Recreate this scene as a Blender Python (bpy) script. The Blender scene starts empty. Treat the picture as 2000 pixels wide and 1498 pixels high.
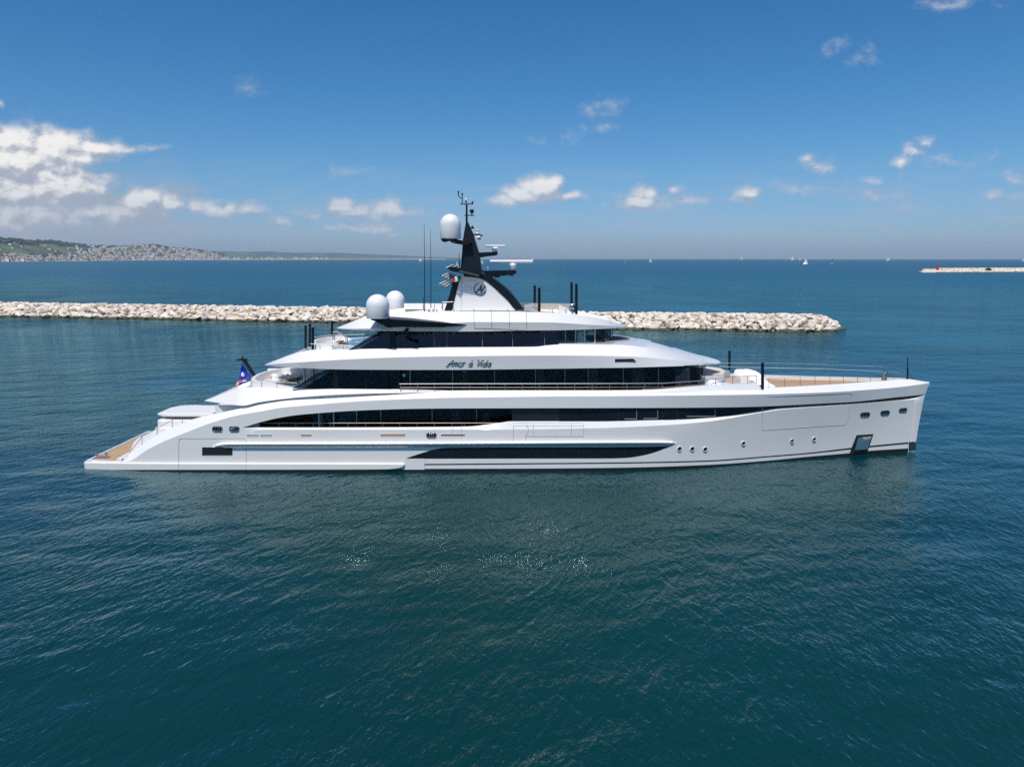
import bpy, bmesh, math, random
import numpy as np
from mathutils import Vector, Matrix, noise as mnoise

random.seed(7); rng = np.random.default_rng(7)
S = bpy.context.scene
COL = S.collection

# ------------------------------------------------------------------ camera
CAM_Y, CAM_H, PITCH, F = -54.95, 15.8, math.radians(10.37), 1333.33
cd = bpy.data.cameras.new('camera'); cam = bpy.data.objects.new('camera', cd); COL.objects.link(cam)
cam.location = (0, CAM_Y, CAM_H); cam.rotation_euler = (math.pi/2 - PITCH, 0, 0)
cd.lens = 24.0; cd.sensor_width = 36.0; cd.sensor_fit = 'HORIZONTAL'; cd.clip_start = 0.5; cd.clip_end = 60000
S.camera = cam
S.view_settings.view_transform = 'Standard'; S.view_settings.look = 'None'
S.view_settings.exposure = 0.0; S.view_settings.gamma = 1.0
S.cycles.max_bounces = 8; S.cycles.glossy_bounces = 4; S.cycles.transmission_bounces = 4
S.cycles.transparent_max_bounces = 10; S.cycles.diffuse_bounces = 3; S.cycles.volume_bounces = 0
S.cycles.use_denoising = False
S.cycles.caustics_reflective = False; S.cycles.caustics_refractive = False
S.cycles.sample_clamp_indirect = 11.0

SUN_EL, SUN_AZ = math.radians(63), math.radians(17)      # azimuth from -Y (behind the camera) towards -X (stern)
SUNV = Vector((-math.cos(SUN_EL)*math.sin(SUN_AZ), -math.cos(SUN_EL)*math.cos(SUN_AZ), math.sin(SUN_EL)))
ld = bpy.data.lights.new('sun', 'SUN'); ld.energy = 4.05; ld.angle = math.radians(0.53); ld.color = (1.0, 0.955, 0.89)
sun = bpy.data.objects.new('sun', ld); COL.objects.link(sun)
sun.rotation_euler = SUNV.to_track_quat('Z', 'Y').to_euler(); sun.location = (-20, -40, 60)

# ------------------------------------------------------------------ projection helpers (true positions from the photo's perspective)
def ray(px, py):
    dx = (px-1000)/F; dy = (749-py)/F
    return Vector((dx, math.cos(PITCH)+dy*math.sin(PITCH), -math.sin(PITCH)+dy*math.cos(PITCH)))
def at(px, py, Y):
    d = ray(px, py); t = (Y-CAM_Y)/d.y
    return Vector((d.x*t, Y, CAM_H+d.z*t))
def atz(px, py, z):
    d = ray(px, py); t = (z-CAM_H)/d.z
    return Vector((d.x*t, CAM_Y+d.y*t, z))
def sky_uv(px, py):
    d = ray(px, py); return d.x/d.y, d.z/d.y

# ------------------------------------------------------------------ world: Nishita sky and clouds by direction
W = bpy.data.worlds.new('World'); S.world = W; W.use_nodes = True
wt = W.node_tree; wt.nodes.clear()
class NT:
    def __init__(s, tree): s.t = tree
    def n(s, typ, **kw):
        nd = s.t.nodes.new(typ)
        for k, v in kw.items(): setattr(nd, k, v)
        return nd
    def put(s, sock, v):
        if hasattr(v, 'is_output') or isinstance(v, bpy.types.NodeSocket): s.t.links.new(v, sock)
        else: sock.default_value = v
    def m(s, op, a, b=0.0, c=0.0, clamp=False):
        nd = s.n('ShaderNodeMath', operation=op, use_clamp=clamp)
        for i, v in enumerate((a, b, c)): s.put(nd.inputs[i], v)
        return nd.outputs[0]
    def v(s, op, a, b=None, c=None):
        nd = s.n('ShaderNodeVectorMath', operation=op)
        for i, x in enumerate((a, b, c)):
            if x is not None: s.put(nd.inputs[i], x)
        return nd.outputs['Value'] if op in ('LENGTH', 'DOT_PRODUCT', 'DISTANCE') else nd.outputs[0]
    def mix(s, f, a, b, blend='MIX'):
        nd = s.n('ShaderNodeMix', data_type='RGBA', blend_type=blend)
        s.put(nd.inputs[0], f); s.put(nd.inputs[6], a); s.put(nd.inputs[7], b)
        return nd.outputs[2]
    def sstep(s, x, lo, hi, a=0.0, b=1.0):
        nd = s.n('ShaderNodeMapRange', interpolation_type='SMOOTHSTEP')
        for i, q in enumerate((x, lo, hi, a, b)): s.put(nd.inputs[i], q)
        return nd.outputs[0]
    def noise(s, vec, scale, detail=4, rough=0.5, dist=0.0):
        nd = s.n('ShaderNodeTexNoise')
        s.put(nd.inputs['Vector'], vec); nd.inputs['Scale'].default_value = scale
        nd.inputs['Detail'].default_value = detail; nd.inputs['Roughness'].default_value = rough
        nd.inputs['Distortion'].default_value = dist
        return nd.outputs['Fac']
    def ramp(s, f, stops):
        nd = s.n('ShaderNodeValToRGB'); s.put(nd.inputs[0], f)
        e = nd.color_ramp.elements
        while len(e) < len(stops): e.new(0.5)
        for el, (p, c) in zip(e, stops): el.position = p; el.color = (*c, 1)
        return nd.outputs[0]

# clouds: (px, py, rx, ry, strength) of each puff as seen from the harbour, turned into sky directions
PUFFS = [
 (20,318,189,81,2.18),(0,283,103,56,1.92),(110,300,119,49,1.98),(190,290,76,29,1.47),(245,292,60,15,0.75),(300,293,26,10,0.50),(70,372,140,58,1.92),(150,365,76,49,1.92),
 (262,398,50,29,1.73),(300,394,43,25,1.73),(335,404,43,21,1.47),(205,420,130,25,1.15),(415,412,60,28,1.52),(440,406,29,20,1.52),(480,408,53,20,1.20),(60,430,173,45,1.28),(20,442,54,22,1.28),(205,345,22,16,0.60),
 (672,402,33,25,1.77),(690,412,53,19,1.52),(745,414,58,25,1.36),(805,416,50,17,0.69),(612,418,45,15,0.62),(720,444,75,16,1.20),(660,450,56,10,0.62),(545,434,38,14,0.75),(775,455,56,9,0.62),
 (1052,368,43,34,2.11),(1070,360,25,21,1.83),(1030,385,71,32,1.91),(990,397,45,24,1.55),(1110,387,41,17,1.27),
 (1262,385,31,24,1.24),(1255,400,79,24,1.24),(1318,372,29,15,0.76),(1335,396,59,15,0.65),(1458,380,28,20,1.04),(1438,397,53,15,0.59),
 (1180,220,36,18,0.30),(1190,242,30,13,0.24),(1578,308,21,21,0.52),(1586,326,41,17,0.40),(1808,280,25,17,0.67),(1785,298,32,17,0.63),(1757,316,28,13,0.52),(1700,352,69,13,0.35),(1700,378,55,14,0.39),(1742,376,32,12,0.42),(1850,310,69,12,0.18),
 (1970,388,53,14,0.46),(1992,352,34,16,0.38),(1560,370,41,14,0.34),(1672,118,30,20,0.30),(1600,104,30,10,0.20),(1855,6,80,14,0.50),(0,202,12,10,0.60),(487,165,34,14,0.19),(1105,266,40,12,0.22),(700,335,40,9,0.18),(1780,402,57,8,0.25)]
grp = bpy.data.node_groups.new('cloud_puffs', 'ShaderNodeTree')
grp.interface.new_socket('P', in_out='INPUT', socket_type='NodeSocketVector')
grp.interface.new_socket('M', in_out='OUTPUT', socket_type='NodeSocketFloat')
g = NT(grp); gi = g.n('NodeGroupInput'); go = g.n('NodeGroupOutput')
acc = None
for (px, py, rx, ry, st) in PUFFS:
    u, v = sky_uv(px, py); su = rx/F/math.cos(PITCH); sv = ry/F*1.02
    q = g.v('MULTIPLY', g.v('SUBTRACT', gi.outputs[0], (u, v, 0)), (1/su, 1/sv, 0))
    q = g.v('MAXIMUM', q, g.v('MULTIPLY', q, (-1, -1.5, 0)))
    mm = g.m('MULTIPLY_ADD', g.v('LENGTH', q), -st, st)
    acc = mm if acc is None else g.m('MAXIMUM', acc, mm)
g.put(go.inputs[0], g.m('MAXIMUM', acc, -1.0))

w = NT(wt)
tc = w.n('ShaderNodeTexCoord'); sep = w.n('ShaderNodeSeparateXYZ'); w.put(sep.inputs[0], tc.outputs['Generated'])
dx, dy, dz = sep.outputs
sky = w.n('ShaderNodeTexSky', sky_type='NISHITA', sun_disc=False, sun_elevation=SUN_EL,
          sun_rotation=math.radians(180)+SUN_AZ, air_density=1.0, dust_density=0.6, ozone_density=3.0, altitude=0)
dyp = w.m('MAXIMUM', dy, 0.05)
comb = w.n('ShaderNodeCombineXYZ'); w.put(comb.inputs[0], w.m('DIVIDE', dx, dyp)); w.put(comb.inputs[1], w.m('DIVIDE', dz, dyp))
UV = comb.outputs[0]; vv = w.m('DIVIDE', dz, dyp)
# deep polarised blue overhead, pale and slightly grey near the horizon
tint = w.ramp(w.m('MULTIPLY', dz, 2.0, clamp=True), [(0.0, (.57,.74,1.12)), (.08, (.55,.76,1.12)), (.22, (.46,.78,1.05)), (.45, (.30,.72,1.02)), (.7, (.24,.66,.98)), (1.0, (.78,.88,1.0))])
skyc = w.mix(1.0, sky.outputs[0], tint, 'MULTIPLY')
def dens(P):
    wob = w.n('ShaderNodeTexNoise'); w.put(wob.inputs['Vector'], P); wob.inputs['Scale'].default_value = 14; wob.inputs['Detail'].default_value = 2
    Pw = w.v('MULTIPLY_ADD', w.v('SUBTRACT', wob.outputs['Color'], (.5,.5,.5)), (.05,.03,0), P)
    gn = w.n('ShaderNodeGroup', node_tree=grp); w.put(gn.inputs[0], Pw)
    f = w.noise(w.v('MULTIPLY', P, (1, 1.35, 1)), 26, 7, .58)
    return w.m('ADD', w.m('MULTIPLY_ADD', w.m('SUBTRACT', f, .5), 1.9, gn.outputs[0]), .10), f, gn.outputs[0]
d0, f0, m0 = dens(UV)
d1, f1, m1 = dens(w.v('ADD', UV, (-.006, .011, 0)))
alpha = w.sstep(d0, -.04, 1.05)
body = w.sstep(d0, .15, 1.3)
lit = w.sstep(w.m('MULTIPLY_ADD', w.m('SUBTRACT', f0, f1), 1.9, w.m('MULTIPLY', w.m('SUBTRACT', m0, m1), .42)), -.42, .30)
lit2 = w.m('MULTIPLY', w.m('MULTIPLY', w.m('MULTIPLY_ADD', lit, .9, .12), w.m('MULTIPLY_ADD', body, .62, .40)), w.sstep(vv, .02, .13, .62, 1.0), clamp=True)
ccol = w.ramp(lit2, [(0.0, (3.6,4.1,5.1)), (.3, (4.6,4.95,5.75)), (.6, (6.6,6.65,7.0)), (1.0, (9.4,9.2,9.0))])
low = w.sstep(vv, .0, .14, .45, .97)
thin = w.m('MULTIPLY', alpha, low)
# grey veil behind the bank on the left
vu, vw_ = sky_uv(60, 415)
vl = w.v('LENGTH', w.v('MULTIPLY', w.v('SUBTRACT', UV, (vu, vw_, 0)), (1/.34, 1/.075, 0)))
vn = w.noise(w.v('MULTIPLY', UV, (1, 2.6, 1)), 9, 5, .55)
veil = w.m('MULTIPLY', w.sstep(w.m('ADD', w.m('SUBTRACT', 1.0, vl), w.m('MULTIPLY_ADD', vn, 1.6, -.8)), -.05, .75), .8)
skyv = w.mix(veil, skyc, (3.7, 4.15, 5.05, 1))
cl = w.mix(thin, skyv, ccol)
# soft grey band of far cloud near the horizon
st = w.noise(w.v('MULTIPLY', UV, (2.2, 16, 1)), 3.0, 5, .55)
band = w.m('MULTIPLY', w.sstep(st, .42, .75), w.m('MULTIPLY', w.sstep(vv, .015, .05), w.sstep(vv, .16, .06)))
cl = w.mix(w.m('MULTIPLY', band, .45), cl, (3.9, 4.55, 5.9, 1))
bg0 = w.n('ShaderNodeBackground'); bg1 = w.n('ShaderNodeBackground')
SKY = 0.10
w.put(bg0.inputs[0], skyc); w.put(bg1.inputs[0], cl); bg0.inputs[1].default_value = SKY; bg1.inputs[1].default_value = SKY
gate = w.m('MULTIPLY', w.m('GREATER_THAN', dy, .3), w.m('MULTIPLY', w.m('LESS_THAN', vv, .52), w.m('GREATER_THAN', vv, -.01)))
ms = w.n('ShaderNodeMixShader'); w.put(ms.inputs[0], gate); w.put(ms.inputs[1], bg0.outputs[0]); w.put(ms.inputs[2], bg1.outputs[0])
wo = w.n('ShaderNodeOutputWorld'); w.put(wo.inputs[0], ms.outputs[0])
W.cycles.sampling_method = 'MANUAL'; W.cycles.sample_map_resolution = 512

# ------------------------------------------------------------------ materials
MATS = {}
def principled(name):
    m = bpy.data.materials.new(name); m.use_nodes = True; MATS[name] = m
    t = NT(m.node_tree); b = m.node_tree.nodes['Principled BSDF']
    return m, t, b
def simple(name, col, rough=.5, metal=0., coat=0., var=0.0, vscale=3.0, bump=0.0, spec=.5):
    m, t, b = principled(name)
    b.inputs['Roughness'].default_value = rough; b.inputs['Metallic'].default_value = metal
    b.inputs['Coat Weight'].default_value = coat; b.inputs['Coat Roughness'].default_value = .04
    b.inputs['Specular IOR Level'].default_value = spec
    co = t.n('ShaderNodeTexCoord').outputs['Object']
    f = t.noise(co, vscale, 4, .55)
    c0 = tuple(max(0, x*(1-var)) for x in col); c1 = tuple(min(1, x*(1+var)) for x in col)
    t.put(b.inputs['Base Color'], t.ramp(f, [(.3, c0), (.7, c1)]))
    if bump:
        bn = t.n('ShaderNodeBump'); bn.inputs['Strength'].default_value = 1.0; bn.inputs['Distance'].default_value = bump
        t.put(bn.inputs['Height'], t.noise(co, vscale, 3, .5)); t.put(b.inputs['Normal'], bn.outputs[0])
    return m
WHITE = simple('white_yacht_paint', (.80,.785,.765), .28, 0, .9, .012, .5, .006)
WHITE2 = simple('white_gelcoat', (.78,.77,.755), .42, 0, .3, .02, 2)
BLACK = simple('black_mast_paint', (.003,.006,.011), .45, 0, .08, .1, 2, spec=.25)
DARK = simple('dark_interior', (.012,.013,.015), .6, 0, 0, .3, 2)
BOOT = simple('black_antifouling', (.010,.010,.012), .45, 0, 0, .3, 2)
STEEL = simple('polished_steel', (.52,.52,.52), .30, 1.0, 0, .05, 4)
RAILM = simple('satin_rail_steel', (.34,.34,.34), .48, 1.0, 0, .05, 4)
CHROME = simple('chrome', (.62,.61,.60), .14, 1.0, 0, .02, 4)
SEAM = simple('seam_grey', (.30,.305,.32), .6, 0, 0, .1, 4)
GREYLET = simple('brushed_grey_lettering', (.15,.20,.225), .45, 0, .2, .08, 6)
FABRIC = simple('white_cover_fabric', (.80,.80,.80), .85, 0, 0, .05, 4, .03)
BEIGE = simple('beige_upholstery', (.62,.55,.47), .85, 0, 0, .05, 5)
BROWN = simple('brown_leather', (.26,.12,.07), .5, 0, 0, .15, 4)
GREYWOOD = simple('weathered_wood_pillar', (.33,.30,.25), .6, 0, 0, .2, 8)
CURTAIN = simple('pale_curtain', (.80,.82,.86), .9, 0, 0, .1, 6)
RADOME = simple('radome_white', (.80,.81,.83), .32, 0, .4, .01, 2)
SHADEPANEL = simple('grey_slot_panel', (.36,.38,.42), .5, 0, 0, .05, 4)
RUSTSLOT = simple('teak_slot', (.40,.22,.12), .6, 0, 0, .1, 6)
ROCKDK = simple('dark_rubble', (.26,.23,.19), .7, 0, 0, .3, .8)  # dark mound core closing the holes between the boulders
RED = simple('red_beacon_paint', (.45,.03,.035), .5, 0, 0, .1, 1)
SAIL = simple('sail_cloth', (.82,.81,.78), .8, 0, 0, .03, .3)
BOATH = simple('boat_hull_white', (.74,.75,.76), .4, 0, .3, .05, .5)

def teak():
    m, t, b = principled('teak_planking')
    co = t.n('ShaderNodeTexCoord').outputs['Object']; sp = t.n('ShaderNodeSeparateXYZ'); t.put(sp.inputs[0], co)
    fy = t.m('FRACT', t.m('MULTIPLY', sp.outputs[1], 1/.11)); caulk = t.m('LESS_THAN', fy, .10)
    idx = t.m('FLOOR', t.m('MULTIPLY', sp.outputs[1], 1/.11))
    cb = t.n('ShaderNodeCombineXYZ'); t.put(cb.inputs[0], t.m('MULTIPLY', sp.outputs[0], .35)); t.put(cb.inputs[1], idx)
    f = t.noise(cb.outputs[0], 1.7, 3, .6); f2 = t.noise(t.v('MULTIPLY', co, (1.2, 14, 1)), 2.0, 4, .6)
    c = t.ramp(t.m('MULTIPLY_ADD', f2, .35, t.m('MULTIPLY', f, .65)), [(.3, (.38,.235,.125)), (.7, (.55,.37,.225))])
    t.put(b.inputs['Base Color'], t.mix(caulk, c, (.05,.04,.03,1))); b.inputs['Roughness'].default_value = .65
    return m
TEAK = teak()
def glass(name, tint, ior=1.5, rough=.015, refl=1.15):
    m = bpy.data.materials.new(name); m.use_nodes = True; MATS[name] = m; t = NT(m.node_tree); m.node_tree.nodes.clear()
    fr = t.n('ShaderNodeFresnel'); fr.inputs[0].default_value = ior
    tr = t.n('ShaderNodeBsdfTransparent'); tr.inputs[0].default_value = (*tint, 1)
    gl = t.n('ShaderNodeBsdfGlossy'); gl.inputs['Roughness'].default_value = rough; gl.inputs[0].default_value = (.95,.97,1,1)
    co = t.n('ShaderNodeTexCoord').outputs['Object']; bn = t.n('ShaderNodeBump'); bn.inputs['Distance'].default_value = .012
    t.put(bn.inputs['Height'], t.noise(co, .9, 2, .5)); t.put(gl.inputs['Normal'], bn.outputs[0])
    mx = t.n('ShaderNodeMixShader'); t.put(mx.inputs[0], t.m('MULTIPLY_ADD', fr.outputs[0], refl, .01))
    t.put(mx.inputs[1], tr.outputs[0]); t.put(mx.inputs[2], gl.outputs[0])
    o = t.n('ShaderNodeOutputMaterial'); t.put(o.inputs[0], mx.outputs[0]); return m
GLASS = glass('tinted_glass', (.46,.48,.50), 1.5, .03, .42)
CLEAR = glass('wheelhouse_glass', (.50,.56,.56), 1.5)
def blackglass():
    m, t, b = principled('black_hull_glass')
    b.inputs['Base Color'].default_value = (.008,.010,.013,1); b.inputs['Roughness'].default_value = .03; b.inputs['IOR'].default_value = 1.55
    co = t.n('ShaderNodeTexCoord').outputs['Object']; bn = t.n('ShaderNodeBump'); bn.inputs['Distance'].default_value = .01
    t.put(bn.inputs['Height'], t.noise(co, .8, 2, .5)); t.put(b.inputs['Normal'], bn.outputs[0]); return m
BGLASS = blackglass()

# ------------------------------------------------------------------ mesh helpers
class MB:
    def __init__(s): s.v = []; s.f = []
    def quadgrid(s, rows, skip=None, flip=False):
        n = len(rows[0]); base = len(s.v)
        for r in rows: s.v += [tuple(p) for p in r]
        for i in range(len(rows)-1):
            for j in range(n-1):
                if skip and skip(i, j): continue
                a = base+i*n+j; q = [a, a+1, a+n+1, a+n]
                s.f.append(q[::-1] if flip else q)
        return s
    def ringloft(s, rings, caps=True):
        m = len(rings[0]); base = len(s.v)
        for r in rings: s.v += [tuple(p) for p in r]
        for i in range(len(rings)-1):
            for j in range(m):
                a = base+i*m; s.f.append([a+j, a+(j+1) % m, a+m+(j+1) % m, a+m+j])
        if caps:
            s.f.append([base+j for j in range(m)][::-1]); s.f.append([base+(len(rings)-1)*m+j for j in range(m)])
        return s
    def prism(s, front, back):
        return s.ringloft([front, back])
    def box(s, c, d, rz=0.):
        cx, cy, cz = c; hx, hy, hz = d[0]/2, d[1]/2, d[2]/2; cs, sn = math.cos(rz), math.sin(rz)
        P = lambda x, y, z: (cx+x*cs-y*sn, cy+x*sn+y*cs, cz+z)
        return s.ringloft([[P(-hx,-hy,-hz),P(hx,-hy,-hz),P(hx,hy,-hz),P(-hx,hy,-hz)], [P(-hx,-hy,hz),P(hx,-hy,hz),P(hx,hy,hz),P(-hx,hy,hz)]])
    def tube(s, pts, r, n=6, r1=None):
        pts = [Vector(p) for p in pts]; rings = []
        for i, p in enumerate(pts):
            d = (pts[min(i+1, len(pts)-1)]-pts[max(i-1, 0)]).normalized()
            up = Vector((0,0,1)) if abs(d.z) < .95 else Vector((0,1,0))
            a = d.cross(up).normalized(); b = a.cross(d)
            rr = r if r1 is None else r+(r1-r)*i/(len(pts)-1)
            rings.append([p+a*rr*math.cos(2*math.pi*k/n)+b*rr*math.sin(2*math.pi*k/n) for k in range(n)])
        return s.ringloft(rings)
    def lathe(s, c, prof, n=24, axis='Z'):
        rings = []
        for r, h in prof:
            ring = []
            for k in range(n):
                a = 2*math.pi*k/n
                if axis == 'Z': ring.append((c[0]+r*math.cos(a), c[1]+r*math.sin(a), c[2]+h))
                elif axis == 'Y': ring.append((c[0]+r*math.cos(a), c[1]+h, c[2]+r*math.sin(a)))
                else: ring.append((c[0]+h, c[1]+r*math.cos(a), c[2]+r*math.sin(a)))
            rings.append(ring)
        return s.ringloft(rings)
    def data(s, name, mat, angle=32, merge=1e-4, smooth=True):
        me = bpy.data.meshes.new(name); me.from_pydata(s.v, [], s.f)
        bm = bmesh.new(); bm.from_mesh(me)
        if merge: bmesh.ops.remove_doubles(bm, verts=bm.verts, dist=merge)
        bmesh.ops.dissolve_degenerate(bm, dist=1e-5, edges=bm.edges)
        bmesh.ops.recalc_face_normals(bm, faces=bm.faces)
        bm.to_mesh(me); bm.free(); me.materials.append(mat)
        if smooth:
            me.shade_smooth(); me.set_sharp_from_angle(angle=math.radians(angle))
        return me
    def build(s, name, mat, parent=None, **kw):
        o = bpy.data.objects.new(name, s.data(name, mat, **kw)); COL.objects.link(o)
        if parent is not None: o.parent = parent; o.matrix_parent_inverse = parent.matrix_world.inverted() if False else Matrix()
        return o
def tag(o, label=None, cat=None, group=None, kind=None):
    if label: o['label'] = label
    if cat: o['category'] = cat
    if group: o['group'] = group
    if kind: o['kind'] = kind
    return o
def empty(name, loc, label, cat, group=None):
    o = bpy.data.objects.new(name, None); COL.objects.link(o); o.location = loc; o.empty_display_size = .3
    return tag(o, label, cat, group)

def pchip(x, y, xq):
    x = np.asarray(x, float); y = np.asarray(y, float); xq = np.asarray(xq, float)
    h = np.diff(x); d = np.diff(y)/h; m = np.zeros_like(y)
    for i in range(1, len(x)-1):
        if d[i-1]*d[i] > 0:
            w1 = 2*h[i]+h[i-1]; w2 = h[i]+2*h[i-1]; m[i] = (w1+w2)/(w1/d[i-1]+w2/d[i])
    m[0] = d[0]; m[-1] = d[-1]
    k = np.clip(np.searchsorted(x, xq)-1, 0, len(h)-1); t = np.clip((xq-x[k])/h[k], 0, 1)
    return (1+2*t)*(1-t)**2*y[k]+t*(1-t)**2*h[k]*m[k]+t*t*(3-2*t)*y[k+1]+t*t*(t-1)*h[k]*m[k+1]
def lin(tab, x): return float(np.interp(x, [a for a, b in tab], [b for a, b in tab]))
def sm(tab, x): return float(pchip([a for a, b in tab], [b for a, b in tab], [x])[0])

# ------------------------------------------------------------------ the sea
def sea():
    m, t, b = principled('sea_water')
    geo = t.n('ShaderNodeNewGeometry').outputs['Position']
    def layer(rot, sx, sy, scale, det, rough):
        mp = t.n('ShaderNodeMapping', vector_type='TEXTURE'); t.put(mp.inputs[0], geo); mp.inputs['Rotation'].default_value = (0, 0, math.radians(rot)); mp.inputs['Scale'].default_value = (1/sx, 1/sy, 1)
        return t.noise(mp.outputs[0], scale, det, rough, .3)
    big = t.m('MULTIPLY_ADD', t.noise(t.v('MULTIPLY', geo, (.6,1,1)), .045, 4, .6), .6, t.m('MULTIPLY', t.noise(geo, .012, 3, .5), .4))          # wind patches and slicks
    patch = t.sstep(big, .40, .60, .45, 1.3)
    ridge = lambda n: t.m('SUBTRACT', 1.0, t.m('ABSOLUTE', t.m('MULTIPLY_ADD', n, 2.0, -1.0)))
    h = t.m('MULTIPLY', ridge(layer(60, .45, 1, .95, 3, .5)), .125)
    h = t.m('MULTIPLY_ADD', ridge(layer(106, .48, 1, 1.8, 3, .5)), .068, h)
    h = t.m('MULTIPLY_ADD', layer(76, .5, 1, 3.9, 3, .55), .068, h)
    h = t.m('MULTIPLY_ADD', layer(20, .5, 1, .30, 2, .5), .40, h)
    h = t.m('MULTIPLY_ADD', layer(30, .6, 1, 9, 2, .5), .018, h)
    h = t.m('MULTIPLY', h, patch)
    bn = t.n('ShaderNodeBump'); bn.inputs['Strength'].default_value = 1.0; bn.inputs['Distance'].default_value = .72
    t.put(bn.inputs['Height'], h)
    murk = t.noise(geo, .02, 2, .5)
    body = t.ramp(murk, [(.3, (.0000,.0235,.0255)), (.7, (.0001,.0335,.0340))])
    # a choppy sea shows the viewer its facing wave slopes, so even far off it mirrors well under half of the sky
    fr = t.n('ShaderNodeFresnel'); fr.inputs[0].default_value = 1.333; t.put(fr.inputs['Normal'], bn.outputs[0])
    fac = t.m('DIVIDE', t.m('MULTIPLY', fr.outputs[0], 1.65), t.m('MULTIPLY_ADD', t.m('MULTIPLY', fr.outputs[0], fr.outputs[0]), 2.9, 1.0))
    df = t.n('ShaderNodeBsdfDiffuse'); t.put(df.inputs[0], body); t.put(df.inputs['Normal'], bn.outputs[0])
    gl = t.n('ShaderNodeBsdfGlossy'); t.put(gl.inputs['Roughness'], t.sstep(t.v('LENGTH', geo), 60, 900, .05, .30)); t.put(gl.inputs[0], t.mix(t.sstep(fr.outputs[0], .12, .75), (.78,.97,1,1), (.44,.84,1,1))); t.put(gl.inputs['Normal'], bn.outputs[0])
    mx = t.n('ShaderNodeMixShader'); t.put(mx.inputs[0], fac); t.put(mx.inputs[1], df.outputs[0]); t.put(mx.inputs[2], gl.outputs[0])
    m.node_tree.nodes.remove(b); t.put(m.node_tree.nodes['Material Output'].inputs[0], mx.outputs[0])
    mb = MB(); R = 14500; n = 64
    rings = [0, 60, 200, 800, 3000, R]
    mb.v.append((0, 0, 0))
    for r in rings[1:]: mb.v += [(r*math.cos(2*math.pi*k/n), r*math.sin(2*math.pi*k/n), 0) for k in range(n)]
    for k in range(n): mb.f.append([0, 1+k, 1+(k+1) % n])
    for i in range(len(rings)-2):
        for k in range(n):
            a = 1+i*n; mb.f.append([a+k, a+n+k, a+n+(k+1) % n, a+(k+1) % n])
    return tag(mb.build('sea', m, merge=0), kind='structure')
sea()

# ------------------------------------------------------------------ far coast: hills, town, woods
SHORE = [(-260,514.5),(-120,512.8),(0,511.6),(100,510.3),(200,509.2),(300,508.4),(430,507.7),(560,507.3),(720,507.0),(870,506.85)]
RIDGE = [(-260,462),(-120,465),(0,466.5),(42,468),(60,471.5),(92,470),(126,474),(151,477),(190,480.5),(224,481.5),(262,480.5),(302,478.5),(333,483),(392,489),(428,495),(470,499.5),(560,501),(700,502.6),(870,505)]
HOR0 = 749-F*math.tan(PITCH)
def shore_d(px): return CAM_H/((sm(SHORE, px)-HOR0+.0)/F/math.cos(PITCH)**2*1.0+1e-9)*math.cos(0)
def coast_pt(px, s):
    """s 0 at the waterline to 1 on the ridge"""
    d = ray(px, HOR0); d.z = 0; d.normalize()
    p = atz(px, sm(SHORE, px), 0); D0 = Vector((p.x, p.y-CAM_Y, 0)).length
    ext = min(1500, .30*D0); D = D0+ext*s
    q = Vector((0, CAM_Y, 0))+d*D
    rr = ray(px, sm(RIDGE, px)); hr = CAM_H+rr.z/math.hypot(rr.x, rr.y)*(D0+ext)
    prof = s**1.35
    z = hr*prof + (1-prof)*0.5
    return Vector((q.x, q.y, z)), D
def hills():
    m, t, b = principled('hill_fields_and_woods')
    geo = t.n('ShaderNodeNewGeometry').outputs['Position']
    f = t.noise(t.v('MULTIPLY', geo, (1, .5, 2)), .0042, 4, .6); f2 = t.noise(geo, .02, 4, .6)
    c = t.ramp(f, [(.38, (.050,.075,.050)), (.46, (.085,.13,.055)), (.60, (.115,.165,.07)), (.72, (.16,.17,.085))])
    c = t.mix(t.sstep(f2, .55, .62), c, (.03,.045,.035,1))
    t.put(b.inputs['Base Color'], c); b.inputs['Roughness'].default_value = .9
    pxs = np.linspace(-260, 870, 150); ss = np.linspace(0, 1, 16)
    rows = []
    for s in ss: rows.append([coast_pt(p, s)[0]+Vector((0, 0, (mnoise.noise(Vector((p*.05, s*4, 3)))*6*s*(1-s)*4 if p < 450 else 0))) for p in pxs])
    back = [coast_pt(p, 1.0)[0]*1.0 for p in pxs]
    rows.append([Vector((v.x*1.25, v.y*1.25, -1)) for v in back])
    o = MB().quadgrid(rows).build('hills', m, angle=80, merge=0); return tag(o, kind='structure')
hills()
def far_range():
    m = simple('distant_hill_green', (.06,.09,.075), .9, 0, 0, .4, .002)
    tab = [(300,494),(430,490.5),(470,492),(520,491.5),(580,494),(640,493.5),(700,496),(760,498.5),(820,501),(880,503.2),(930,504.8)]
    rows = [[], [], []]
    for p in np.linspace(300, 930, 90):
        for i, (D, k) in enumerate(((13200, 0), (13900, 1), (15200, 0))):
            d = ray(p, HOR0); d.z = 0; d.normalize(); rr = ray(p, sm(tab, p)+mnoise.noise(Vector((p*.08, 0, 0)))*.6)
            z = (CAM_H+rr.z/math.hypot(rr.x, rr.y)*D) if k else -3
            q = Vector((0, CAM_Y, 0))+d*D; rows[i].append((q.x, q.y, z))
    tag(MB().quadgrid(rows).build('distant_hills', m, angle=80), kind='structure')
far_range()

def beach():
    m = simple('pale_beach_sand', (.52,.46,.38), .9, 0, 0, .2, .01)
    rows = [[], []]
    for p in np.linspace(-260, 870, 120):
        a, D = coast_pt(p, 0); dirv = Vector((a.x, a.y-CAM_Y, 0)).normalized()
        rows[0].append(a-dirv*.004*D+Vector((0, 0, -.2-a.z))); rows[1].append(a+dirv*.006*D+Vector((0, 0, .0006*D)))
    tag(MB().quadgrid(rows).build('beach', m), kind='structure')
beach()

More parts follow.
